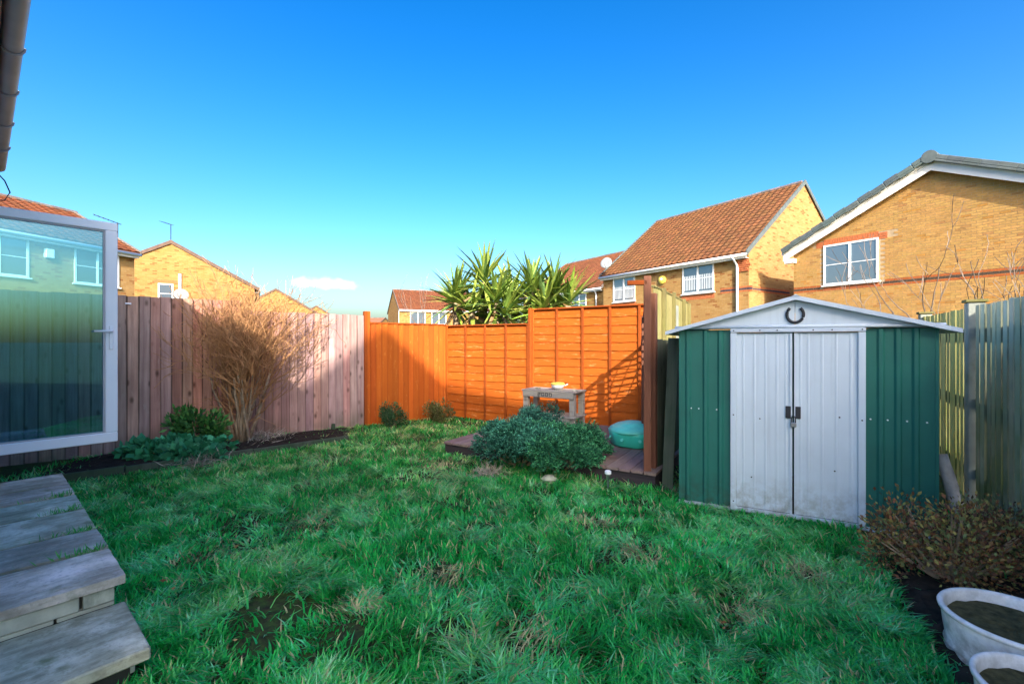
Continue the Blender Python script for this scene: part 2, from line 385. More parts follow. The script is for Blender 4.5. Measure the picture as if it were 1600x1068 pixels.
# ------------------------------------------------------------------ own house (roof edge above, casts the shade over the garden)
def own_house():
    rz = heading(OX); o = own(0, 0)
    t = thing('brick_house', 'own brick house at the left edge, its eaves and gutter seen from below', 'house', (o.x, o.y, 0), rz)
    mb = MB()
    # single storey wing with a doorway; local x = u along the wall, y = into the house
    du0, du1 = 4.72, 5.66; ul = 2.0
    mb.box(ul, du0, 0, .25, 0, 3.30); mb.box(du0, du1, 0, .25, 2.55, 3.30); mb.box(du1, 7.7, 0, .25, 0, 3.30); mb.box(du0, du1, 0, .25, 0, .42)
    mb.box(7.45, 7.7, .25, 6, 0, 3.3); mb.box(ul, ul+.25, .25, 6, 0, 3.3); mb.box(ul, 7.7, 6, 6.25, 0, 3.3)
    mb.box(du0-2.4, du1+1.0, 1.6, 1.7, 0, 4.4)  # unseen inner wall added to block sun leaking through the doorway
    # unseen tall block, set back and shaped to cast the garden's shade edge
    mb.box(-18, -7.1, 4.7, 11.3, 0, 9.4)
    mb.build('wall', m_render, t)
    rf = MB()
    e0 = -.26; zz = 3.44; ul -= .1
    rf.add([(ul,e0,zz),(7.85,e0,zz),(7.85,3,zz+1.9),(ul,3,zz+1.9),(ul,6.4,zz),(7.85,6.4,zz)], [(0,1,2,3),(3,2,5,4)])
    rf.add([(ul,e0,zz-.04),(7.85,e0,zz-.04),(7.85,3,zz+1.86),(ul,3,zz+1.86)], [(3,2,1,0)])
    rz_, ze, vr = 13.12, 9.45, 7.97
    rf.add([(-18.2,4.4,ze),(-6.9,4.4,ze),(-8.6,vr,rz_),(-18.2,vr,rz_),(-6.9,11.52,ze),(-18.2,11.52,ze)], [(0,1,2,3),(3,2,4,5),(1,4,2),(0,3,5)])
    rf.build('roof', m_tile_many, t)
    so_ = MB(); so_.box(3.3, 7.75, -.206, .0, 3.33, 3.35); so_.build('soffit', m_soffit, t)
    for k, u in enumerate((3.6, 4.05, 4.5, 5.0, 5.55, 6.1, 6.65, 7.2)):
        MB().box(u-.012, u+.012, -.206, 0, 3.318, 3.329).build('soffit_strip', m_gutter, t)
    MB().box(3.3, 7.75, -.230, -.207, 3.30, 3.44).build('fascia', m_fascia, t)
    # half round gutter
    gt = MB(); n = 8; vs = []
    for u in (3.3, 7.85):
        for k in range(n+1):
            a = math.pi + math.pi*k/n; vs.append((u, -.291 + .055*math.cos(a), 3.40 + .055*math.sin(a)))
    gt.add(vs, [(k, k+1, n+2+k, n+1+k) for k in range(n)]); gt.build('gutter', m_gutter, t, smooth=True)
    for u in (3.75, 4.55, 5.35, 6.15, 6.95):
        b = MB(); b.tube([(u, -.291+.06*math.cos(math.pi+math.pi*k/8), 3.40+.062*math.sin(math.pi+math.pi*k/8)) for k in range(9)], .008, 4); b.build('gutter_bracket', m_gutter, t)
    cb = MB(); cb.tube([(7.6,-.25,3.3),(7.62,-.33,3.2),(7.62,-.37,3.08),(7.6,-.33,2.98),(7.58,-.2,2.95)], .007, 5); cb.build('cable', m_iron, t)
    fr = MB()
    fr.box(du0, du0+.06, -.02, .1, .42, 2.55); fr.box(du1-.05, du1, -.02, .1, .42, 2.55); fr.box(du0+.06, du1-.05, -.02, .1, 2.49, 2.55); fr.box(du0+.06, du1-.05, -.02, .1, .42, .46)
    fr.build('door_frame', m_white, t)
own_house()

# open glazed door
def open_door():
    h = Vector((-4.27, 3.63)); d = Vector((.66,.75)).normalized()
    t = thing('glazed_door', 'open white plastic framed glass door at the left edge', 'door', (h.x, h.y, 0), heading(d))
    W, z0, z1 = .855, .475, 2.505
    f = MB(); fw = .088
    f.box(0, W, -.03, .03, z0, z0+fw); f.box(0, W, -.03, .03, z1-.078, z1)
    f.box(0, fw, -.03, .03, z0+fw, z1-.078); f.box(W-fw, W, -.03, .03, z0+fw, z1-.078)
    f.build('door_frame', m_white, t, bevel=.006)
    be = MB(); a, b, c, e = fw, W-fw, z0+fw, z1-.078
    be.box(a, b, -.02, .02, c, c+.014); be.box(a, b, -.02, .02, e-.014, e); be.box(a, a+.014, -.02, .02, c+.014, e-.014); be.box(b-.014, b, -.02, .02, c+.014, e-.014)
    be.build('glazing_seal', m_gutter, t)
    gl = MB(); gl.add([(a+.008, -.008, c+.008),(b-.008,-.008,c+.008),(b-.008,-.008,e-.008),(a+.008,-.008,e-.008)], [(0,1,2,3)]); gl.build('pane', m_glass, t)
    gl = MB(); gl.add([(a+.008, .012, c+.008),(b-.008,.012,c+.008),(b-.008,.012,e-.008),(a+.008,.012,e-.008)], [(3,2,1,0)]); gl.build('pane', m_glass, t)
    hd = MB(); zc = 1.50
    hd.box(W-.062, W-.030, -.042, -.030, zc-.17, zc+.05)
    hd.build('handle_plate', m_white, t, bevel=.004)
    lv = MB(); lv.tube([(W-.046,-.04,zc),(W-.046,-.075,zc),(W-.06,-.082,zc),(W-.17,-.082,zc-.004)], [.011,.011,.011,.009], 8); lv.build('handle', m_white, t, smooth=True)
open_door()

# ------------------------------------------------------------------ steps
def steps():
    o = own(0, 0)
    t = thing('garden_steps', 'two grey stone slab steps on pale bricks at lower left', 'steps', (o.x, o.y, 0), heading(OX))
    us = [2.80, 3.25, 3.63, 4.14, 4.57, 4.95, 5.38]
    V0 = -.60
    for i in range(6):
        m = MB(); g_ = .014; a, b = us[i]+g_, us[i+1]-g_; dz = random.uniform(-.008,.008)
        nx, ny = 8, 10; vs = []
        for j in range(nx+1):
            for k in range(ny+1):
                x = a+(b-a)*j/nx; y = V0+random.uniform(-.002,.002)*(k==0)+(.58)*k/ny
                vs.append((x + random.uniform(-.002,.002)*(j in (0,nx)), y, .300+dz+random.uniform(-.002,.002)-(.004 if j in (0,nx) or k==0 else 0)))
        N = len(vs); vs += [(x, y, .252) for x, y, z in vs]
        fs = [(j*(ny+1)+k, (j+1)*(ny+1)+k, (j+1)*(ny+1)+k+1, j*(ny+1)+k+1) for j in range(nx) for k in range(ny)]
        rim = [k for k in range(ny+1)] + [j*(ny+1)+ny for j in range(1,nx+1)] + [nx*(ny+1)+k for k in range(ny-1,-1,-1)] + [j*(ny+1) for j in range(nx-1,0,-1)]
        fs += [(rim[q], rim[(q+1)%len(rim)], N+rim[(q+1)%len(rim)], N+rim[q]) for q in range(len(rim))]
        m.add(vs, fs); s = m.build('slab', m_slab, t); s.color = (*jit((1,1,1),.22),1)
    m = MB(); m.box(2.33, 2.845, V0-.005, -.02, .105, .155); m.build('slab', m_slab, t, bevel=.006)
    core = MB(); core.box(2.865, 5.36, V0+.045, -.02, 0, .250); core.box(2.40, 2.86, V0+.05, -.02, 0, .103); core.build('mortar_core', m_mortar, t)
    # bricks on the riser (faces -u) and along the lawn side
    bm_ = MB(); bm_.box(-.018,.018, 0,.215, 0,.062); me = bm_.mesh('brick', m_step_brick, .004)
    bl = MB(); bl.box(0,.215,-.018,.018, 0,.062); me2 = bl.mesh('brick', m_step_brick, .004)
    for row, z in enumerate((.166-.004, .0)):
        pass
    # one tall course of pale stone over a thin one, as in the riser
    big = MB(); big.box(-.022,.022,0,.262,0,.068); meb = big.mesh('brick', m_step_brick, .005)
    v = V0+.035; 
    for w_, k in ((.11,.42),(.262,1),(.262,1)):
        b = place(meb, 'brick', t, (2.855, v, .178)); b.scale = (1, k, 1); v += .262*k+.012
    v = V0+.035
    for k in (.9, 1, .6):
        b = place(me, 'brick', t, (2.857, v, .157)); b.scale = (1, k, .3); v += .215*k+.01
    for row in range(3):
        u = 2.90 - (row % 2)*.10
        while u < 5.25:
            if u > 2.85: place(me2, 'brick', t, (u, V0+.045, .02+row*.074), color=jit((1,1,1)))
            u += .225
    for u in (2.41, 2.635): place(me2, 'brick', t, (u, V0+.05, .035), color=jit((1,1,1)))
steps()

# ------------------------------------------------------------------ fences
def feather_mesh(name, w_, h, mat, th=.016):
    th = .020; m = MB(); r = random.uniform
    # wedge section: thin edge tucked under the next board; a few rows so it can warp
    vs = []; nz = 6; bow = r(-.004,.004)
    for k in range(nz+1):
        z = h*k/nz; b = bow*math.sin(math.pi*k/nz)
        vs += [(0+r(-.001,.001), -.004+b, z), (w_+r(-.0012,.0012), -th-.004+b, z), (w_, 0, z), (0, 0, z)]
    fs = [(k*4+i, k*4+(i+1)%4, k*4+4+(i+1)%4, k*4+4+i) for k in range(nz) for i in range(4)]
    fs += [(3,2,1,0), tuple(nz*4+i for i in range(4))]
    m.add(vs, fs); return m.mesh(name, mat)

def feather_run(t, u0, u1, pitch, h, mat, cols, z0=0, flip=False, gap=0.0, zj=.006):
    ms = [feather_mesh('board', pitch*1.12 if not gap else pitch-gap, h, mat) for _ in range(5)]
    u = u0; i = 0
    while u < u1 - pitch*.4:
        o = place(random.choice(ms), 'board', t, (u, random.uniform(-.002,.002), z0+random.uniform(-zj,zj)))
        o.rotation_euler = (random.uniform(-.004,.004), random.uniform(-.004,.004), 0 if not gap else .0)
        c = cols(u) if callable(cols) else cols
        o.color = (*jit(c, .20), 1); u += pitch; i += 1

# left fence: local x from far left to P1, face toward the garden is -y
A = P1 - LFD*4.75
t = thing('closeboard_fence', 'weathered pinkish grey board fence along the left behind the bare shrub', 'fence', (A.x, A.y, 0), heading(LFD))
def lf_col(u):
    k = u/4.75
    return (1.0-.1*(1-k)*1.0, .88+.0*k, .90+.06*k) if random.random() < .75 else (.85,.88,.86)
def lf_col(u):
    k = (u-1.2)/3.55 + random.uniform(-.08,.08)      # greyer at the left, redder in the middle, lilac at the right
    if k < .24: b = random.choice(((.86,.92,.92), (1.0,.92,.86), (.80,.84,.84)))
    elif k < .62: b = random.choice(((1.18,.80,.62), (1.10,.84,.74), (1.05,.90,.84)))
    else: b = random.choice(((1.04,.95,1.0), (1.08,.97,.95), (.95,.93,1.0)))
    return b
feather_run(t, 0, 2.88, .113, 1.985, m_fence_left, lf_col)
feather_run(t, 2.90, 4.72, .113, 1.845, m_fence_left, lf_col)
for z in (.3, 1.0, 1.65):
    MB().box(0, 4.72, .004, .055, z, z+.06).build('rail', m_fence_left, t)
MB().box(2.85, 2.93, .06, .14, 0, 1.9).build('post', m_fence_left, t)
for u in (.2,):
    MB().box(u, u+.08, .06, .14, 0, 1.9).build('post', m_fence_left, t)
mk = MB(); mk.tube([(1.69,-.022,1.885),(1.75,-.022,1.884)], .010, 8); mk.build('white_tag', m_white, t)

# orange vertical board fence
d = (Q-P1); L = d.length; d.normalize()
t = thing('orange_board_fence', 'orange stained vertical board fence in the far left corner', 'fence', (P1.x, P1.y, 0), heading(d))
MB().box(-.03,.065,-.06,.035,0,1.91).build('post', m_orange, t, bevel=.005)
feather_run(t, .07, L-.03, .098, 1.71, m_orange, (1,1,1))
for z in (.3, 1.0, 1.5): MB().box(.06, L, .004, .05, z, z+.05).build('rail', m_orange, t)
MB().box(.06, L-.02, -.03, .03, 1.711, 1.733).build('capping', m_orange, t)
# lap panels
def lap_panel(label, A_, B_, z0, z1, bays, extra=0):
    d = (B_-A_); L = d.length + extra; d.normalize()
    t = thing('lap_fence_panel', label, 'fence panel', (A_.x, A_.y, 0), heading(d), 'orange overlapping slat fence panels')
    n = round((z1-z0-.06)/.132); ms = []
    for q in range(6):
        m = MB(); K = 14; vs = []
        for k in range(K+1):
            x = L*k/K; wv = random.uniform(-.008,.008)
            vs += [(x, -.019+random.uniform(-.003,.003), -.022+wv), (x, -.001, .148), (x, .006, .148), (x, -.013, -.022+wv)]
        fs = [(k*4+i, k*4+4+i, k*4+4+(i+1)%4, k*4+(i+1)%4) for k in range(K) for i in range(4)] + [(0,1,2,3), (K*4+3,K*4+2,K*4+1,K*4)]
        m.add(vs, fs); ms.append(m.mesh('slat', m_orange_lap))
    for i in range(n):
        o = place(ms[(i*5+random.randint(0,1)) % 6], 'slat', t, (0, 0, z0+.05+i*(z1-z0-.06)/n)); o.color = (*jit((1,1,1),.07),1)
    bl = L-extra
    for k in range(bays+1):
        x = .02 + (bl-.04)*k/bays
        MB().box(x-.019, x+.019, -.046, -.026, z0, z1-.02).build('batten', m_orange, t, bevel=.003)
        MB().box(x-.019, x+.019, .012, .03, z0, z1-.02).build('batten', m_orange, t)
    if extra: MB().box(L-.02, L+.02, -.046, -.026, z0, z1-.02).build('batten', m_orange, t)
    MB().box(-.0, L, -.05, .035, z1-.018, z1+.004).build('capping', m_orange, t, bevel=.003)
    return t
lap_panel('lower orange slatted fence panel in the far corner, left of the taller one', Q+E*.03, RR-E*.03, .0, 1.705, 4)
t2 = lap_panel('taller orange slatted fence panel behind the table, beside the trellis', RR+E*.03, SS, .09, 1.94, 4, .12)
MB().box(-.045,.045,-.04,.05,0,1.93).build('fence_post', m_orange, t2) if False else None
tp = thing('fence_post', 'orange square post between the low and tall slatted panels', 'post', (RR.x, RR.y, 0), heading(E))
MB().box(-.028,.028,-.06,.03,0,1.955).build('post', m_orange, tp, bevel=.004)

# trellis at the edge of the deck
N0 = Vector((1.315,4.42)); TD = (SS - N0); TL = TD.length; TD.normalize()
t = thing('garden_trellis', 'brown diagonal slat trellis screen seen edge on beside the deck', 'trellis', (N0.x, N0.y, 0), heading(TD))
def ttop(s): return 2.02 + (1.33-2.02)*s/TL
ps = 1.08
MB().box(-.02,.025,-.035,.035,.09,2.04).build('stile', m_post_brown, t, bevel=.004)
MB().box(ps-.045,ps+.045,-.03,.03,.09,ttop(ps)+.03).build('post', m_post_brown, t, bevel=.004)
def bar(mb, s0, z0, s1, z1, y, w_=.022, th=.006):
    a = Vector((s0, y, z0)); b = Vector((s1, y, z1)); dd = (b-a).normalized(); n = Vector((-dd.z, 0, dd.x))*w_/2
    q = Vector((0, th/2, 0))
    mb.add([a-n-q, b-n-q, b+n-q, a+n-q, a-n+q, b-n+q, b+n+q, a+n+q], [(0,1,2,3),(7,6,5,4),(0,4,5,1),(1,5,6,2),(2,6,7,3),(3,7,4,0)])
for (s0, s1) in ((.025, ps-.045), (ps+.045, TL-.03)):
    for (za, zb) in ((.14,.14), (None,None)):
        m = MB(); bar(m, s0, ttop(s0)-.015 if za is None else za, s1, ttop(s1)-.015 if za is None else za, 0, .04, .03); m.build('rail', m_post_brown, t)
    for sgn in (1, -1):
        k = -2.4
        while k < 3.6:
            # line z = k + sgn*0.62*(s-s0); clip to the bay
            pts = []
            lo, hi = None, None
            for i in range(61):
                s_ = s0+(s1-s0)*i/60; z_ = .3*0 + k + sgn*.62*(s_-s0)
                if .14 < z_ < ttop(s_)-.01:
                    lo = (s_, z_) if lo is None else lo; hi = (s_, z_)
            if lo and hi and hi[0]-lo[0] > .05:
                m = MB(); bar(m, lo[0], lo[1], hi[0], hi[1], .003 if sgn > 0 else -.003, .027, .005); m.build('slat', m_post_brown, t)
            k += .088 if sgn < 0 else .36
MB().box(-.02,.03,.0,.19,1.955,2.0).build('rail_end', m_orange, t, bevel=.004)
tp = thing('trellis_post', 'square brown post standing at the near end of the trellis', 'post', (1.40,4.55,0), heading(E))
MB().box(-.045,.045,-.04,.04,0,1.885).build('post', m_post_brown, tp, bevel=.006)

# short dark fence behind the shed, leaning board
A_ = Vector((1.455,4.56)); B_ = A_+FF*1.15; d = (B_-A_).normalized()
t = thing('low_dark_fence', 'low dark damp board fence in the gap left of the shed', 'fence', (A_.x, A_.y, 0), heading(d))
ms = [feather_mesh('board', .125, 1.42, m_dark_board) for _ in range(3)]
for i in range(10): place(ms[i%3], 'board', t, (i*.115, 0, random.uniform(-.01,.01)), color=jit((1,1,1),.2))
MB().box(0,1.05,.004,.05,.4,.46).build('rail', m_dark_board, t); MB().box(0,1.05,.004,.05,1.1,1.16).build('rail', m_dark_board, t)
b = MB(); b.box(-.05,.05,-.015,.015,0,1.44); o = b.build('leaning_board', m_dark_board, None, bevel=.003, loc=(1.475,4.32,0), rz=(R(-3),R(2),R(-25)))
tag(o, 'damp grey green board standing upright against the left side of the shed', 'board')

# sunlit side fence beyond the trellis
A_ = Vector((2.05,6.62)); d = Vector((.485,.875)).normalized()
t = thing('mossy_fence', 'sunlit mossy grey fence running away behind the trellis and shed', 'fence', (A_.x, A_.y, 0), heading(d))
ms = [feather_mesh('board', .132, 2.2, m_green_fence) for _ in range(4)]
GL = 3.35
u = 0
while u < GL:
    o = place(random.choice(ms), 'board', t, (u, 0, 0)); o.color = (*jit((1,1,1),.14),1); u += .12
for u, zt in ((.55,2.24),(1.45,2.26),(2.6,2.24),(3.3,2.2)):
    MB().box(u, u+.075, -.075, -.022, 0, zt).build('post', m_green_fence, t, bevel=.004)
MB().box(0, GL+.05, -.03, .03, 2.2, 2.225).build('capping', m_green_fence, t)
MB().box(1.5, 1.95, -.05, -.025, .9, 2.05).build('patch_board', m_concrete, t)

# right fence
RO = Vector((3.375,3.0)); RD = Vector((.54,.84)).normalized()
t = thing('right_boundary_fence', 'tall grey green slatted fence along the right beside the shed', 'fence', tuple(RO)+(0,), heading(RD))
# garden face is +y (left of the direction)
rm = []
for q in range(5):
    m = MB(); r = random.uniform; h = 1.70; wv = r(-.003,.003)
    vs = []
    for k in range(5):
        z = h*k/4; b_ = wv*math.sin(math.pi*k/4)
        vs += [(.012,.004+b_,z),(.09,.004+b_,z),(.088,.024+b_,z),(.014,.020+b_,z)]
    m.add(vs, [(k*4+i, k*4+4+i, k*4+4+(i+1)%4, k*4+(i+1)%4) for k in range(4) for i in range(4)] + [(0,1,2,3),(19,18,17,16)])
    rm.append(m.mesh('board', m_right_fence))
u = -3.1
while u < 3.1:
    if not (.96 < u+.1 and u < 1.17):
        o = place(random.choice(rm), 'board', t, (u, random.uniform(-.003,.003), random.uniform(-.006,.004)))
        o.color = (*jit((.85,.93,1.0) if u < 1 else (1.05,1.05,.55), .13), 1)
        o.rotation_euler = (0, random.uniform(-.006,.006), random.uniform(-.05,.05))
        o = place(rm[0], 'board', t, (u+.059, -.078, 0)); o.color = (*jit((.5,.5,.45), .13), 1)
    u += .118
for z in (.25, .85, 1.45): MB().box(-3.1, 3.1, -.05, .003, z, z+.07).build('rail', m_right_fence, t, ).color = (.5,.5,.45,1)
for u in (-2.8, -.9+.0, 1.0, 2.9):
    if u == -.9: continue
    MB().box(u, u+.11, -.06, .05, 0, 1.735).build('post', m_concrete, t, bevel=.006)
    MB().box(u-.015, u+.125, -.075, .065, 1.736, 1.76).build('post_cap', m_green_fence, t, bevel=.004)

# ------------------------------------------------------------------ deck
T0 = Vector((-.84,5.72))
t = thing('timber_deck', 'low dark brown timber deck in front of the orange panels', 'deck', (T0.x, T0.y, 0), heading(E))
ms = []
for q in range(4):
    m = MB(); 
    # grooved top: section along y(local of board) ; board length along x
    prof = [(0,0),(0,.024)]
    for k in range(6):
        y = .112*(k+.35)/6; prof += [(y,.027),(y+.007,.027),(y+.009,.0245),(y+.016,.0245)]
    prof += [(.112,.024),(.112,0)]
    L = 2.20; vs = [(0,y,z) for y, z in prof] + [(L,y,z) for y, z in prof]; n = len(prof)
    m.add(vs, [(i, i+1, n+i+1, n+i) for i in range(n-1)] + [tuple(range(n))[::-1], tuple(range(n,2*n))]); ms.append(m.mesh('deck_board', m_deck))
for i in range(21):
    # boards run along local y: rotate the board mesh by 90 degrees
    o = place(ms[i%4], 'deck_board', t, (  .112+i*.125, -.02+random.uniform(-.004,.004), .126), rz=R(90)); o.color = (*jit((1,1,1),.16),1)
MB().box(0,2.60,0,.04,.0,.124).build('frame', m_deck_dark, t); MB().box(0,.04,.04,2.15,0,.124).build('frame', m_deck_dark, t); MB().box(2.56,2.60,.04,2.15,0,.124).build('frame', m_deck_dark, t)

# ------------------------------------------------------------------ shed
SD = Vector((.89,-.455)).normalized(); SB = Vector((.455,.89)).normalized()
SO = Vector((1.461,3.98))
t = thing('metal_garden_shed', 'green metal garden shed with white double doors and low gable roof', 'shed', (SO.x, SO.y, 0), heading(SD))
W, EZ, AZ, DP = 1.725, 1.50, 1.742, 1.25
def ribbed(x0, x1, z0, z1, ribs, y=0, deep=.014, rw=.024):
    m = MB(); prof = [(x0, y)]
    for r_ in ribs: prof += [(r_-rw, y), (r_-rw*.45, y-deep), (r_+rw*.45, y-deep), (r_+rw, y)]
    prof.append((x1, y)); n = len(prof)
    m.add([(x, yy, z0) for x, yy in prof]+[(x, yy, z1) for x, yy in prof], [(i, i+1, n+i+1, n+i) for i in range(n-1)]); return m
ribbed(.012, .41, .03, EZ, (.075,.215,.33), .0).build('wall_panel', m_shed_green, t)
ribbed(1.30, W-.012, .03, EZ, (1.40,1.50,1.60), .0).build('wall_panel', m_shed_green, t)
for a in (0, W-.02): MB().box(a, a+.02, -.004, .02, .03, EZ).build('corner_trim', m_shed_green, t)
m = MB(); m.box(0,.004,.02,DP,.03,EZ); m.build('side_wall', m_shed_green, t)
m = MB(); m.box(W-.004,W,.02,DP,.03,EZ); m.build('side_wall', m_shed_green, t)
m = MB(); m.box(0,W,DP,DP+.004,.03,EZ); m.build('back_wall', m_shed_green, t)
MB().box(-.004, W+.004, -.006, .03, 0, .03).build('base_rail', m_shed_white, t)
mid = W/2-.012
# frame round the doors
for a in (.405, 1.262): MB().box(a, a+.046, -.03, -.002, .02, EZ-.025).build('door_jamb', m_shed_white, t, bevel=.003)
MB().box(.405, 1.308, -.036, -.003, EZ-.022, EZ+.008).build('door_track', m_shed_roof, t, bevel=.003)
MB().box(.405, 1.308, -.028, -.003, .012, .045).build('door_sill', m_shed_white, t, bevel=.003)
def door_leaf(x0, x1, ribs):
    m = ribbed(x0, x1, .05, EZ-.03, ribs, -.012, .0028, .010); o = m.build('shed_door', m_shed_white, t); return o
dl = door_leaf(.452, mid-.006, (.47+.03,.58,.66,.74,mid-.05)); dr = door_leaf(mid+.006, 1.261, (mid+.05,.95,1.04,1.13,1.22))
for dd_, x in ((dl, mid-.022), (dr, mid+.007)): MB().box(x, x+.014, -.022, -.010, .05, EZ-.03).build('edge_trim', m_shed_white, dd_)
for x, dd_ in ((mid-.052, dl), (mid+.014, dr)):
    m = MB(); m.box(x, x+.036, -.026, -.014, .80, .895); m.build('hasp_plate', m_iron, dd_, bevel=.002)
# screws
for x in (.43,.62,.74,.98,1.10,1.285):
    MB().tube([(x,-.040,EZ-.007),(x,-.034,EZ-.007)], .0055, 6).build('screw', m_iron, t)
for x, z in ((.10,.83),(.16,.83),(.30,.83),(1.34,.83),(1.44,.83),(1.55,.83),(1.66,.83)): MB().tube([(x,-.008,z),(x,.0,z)], .006, 6).build('screw', m_white, t)
for x, z in ((.62,.78),(1.15,.83),(.56,.30),(1.12,.42),(1.285,.10),(.428,.09),(1.285,.82),(.428,.80)): MB().tube([(x,-.033 if x in (.428,1.285) else -.018,z),(x,-.0,z)], .006, 6).build('screw', m_iron, t)
# gable panel in two halves with a seam
ga = .012
for sx in (0, 1):
    x0, x1 = (0.0, W/2-.002) if sx == 0 else (W/2+.002, W)
    m = MB(); poly = [(x0, EZ+.012),(x1, EZ+.012),(x1, AZ-.02)] if sx == 0 else [(x0, EZ+.012),(x1, EZ+.012),(x0, AZ-.02)]
    m.prism(poly, -.02, -.012); m.build('gable_panel', m_shed_white, t)
MB().box(-.02, W+.02, -.032, -.005, EZ-.0, EZ+.028).build('eaves_rail', m_shed_roof, t, bevel=.004) if False else None
m = MB(); m.tube([(-.03,-.026,EZ+.02),(W+.03,-.026,EZ+.02)], .014, 8); m.build('eaves_rail', m_shed_roof, t, smooth=True)
# roof sheets
for sx in (0, 1):
    m = MB(); xe = -.105 if sx == 0 else W+.105
    ze = EZ - .012 + .0; sl = (AZ-EZ)/(W/2)
    za = AZ+.012; zb = EZ-.105*sl+.022
    m.prism([(xe, zb-.030),(xe, zb),(W/2, za+.008),(W/2, za-.026)] if sx == 0 else [(W/2, za-.026),(W/2, za+.008),(xe, zb),(xe, zb-.030)], -.07, DP+.06)
    m.build('roof_sheet', m_shed_roof, t)
m = MB(); m.prism([(W/2-.03, AZ+.012),(W/2,AZ+.028),(W/2+.03,AZ+.012)], -.075, DP+.065); m.build('ridge_cap', m_shed_roof, t)
shed = t
SM = Matrix.Translation((SO.x, SO.y, 0)) @ Matrix.Rotation(heading(SD), 4, 'Z')
# horseshoe
m = MB(); pts = []; c = Vector((W/2, -.029, 1.615)); 
for k in range(25):
    a = R(-232 + (-(-232)+52)*k/24) if False else R(128 + (412-128)*k/24)
    pts.append(SM @ (c + Vector((.056*math.cos(a), 0, .062*math.sin(a)))))
m.tube(pts, [.011]*25, 8)
o = m.build('horseshoe', m_iron, None, smooth=True); tag(o, 'black iron horseshoe hung points up on the shed gable', 'horseshoe')
# padlock
p = SM @ Vector((mid, -.03, .77))
t = thing('padlock', 'small steel padlock hanging on the white shed doors', 'padlock', p, heading(SD))
m = MB(); m.box(-.021,.021,-.012,.012,-.035,0); m.build('lock_body', m_steel, t, bevel=.004)
m = MB(); m.tube([(-.014,0,0),(-.014,0,.035),(-.008,0,.047),(.008,0,.047),(.014,0,.035),(.014,0,0)], .0045, 6); m.build('shackle', m_iron, t, smooth=True)
m_log = plain('pale_log', (.42,.38,.32), .95, .1, .3, 12, bumpst=.5)
# log behind the shed
m = MB(); a = gpx(1492, 850); a = Vector((3.16,3.17,0)); m.tube([a, a+Vector((-.01,.07,.30)), a+Vector((-.02,.16,.58))], [.05,.044,.036], 9)
o = m.build('log', m_log, None, smooth=True); tag(o, 'grey log leaning at the right corner of the shed', 'log')

# ------------------------------------------------------------------ houses
TILE = None
def tile_profile(n=6, w_=.3):
    return [(w_*k/n, .022*(1-math.cos(2*math.pi*k/n))*.5*1.6) for k in range(n+1)]
def make_tile(mat, w_=.3, ex=.28):
    m = MB(); pr = tile_profile(5, w_); n = len(pr)
    vs = [(x, 0, z+.028) for x, z in pr] + [(x, ex+.02, z+.006) for x, z in pr] + [(x, 0, z+.008) for x, z in pr]
    m.add(vs, [(i, i+1, n+i+1, n+i) for i in range(n-1)] + [(2*n+i, 2*n+i+1, i+1, i) for i in range(n-1)]); return m.mesh('roof_tile', mat, smooth=False)
ME_TILE = make_tile(m_tile_one)

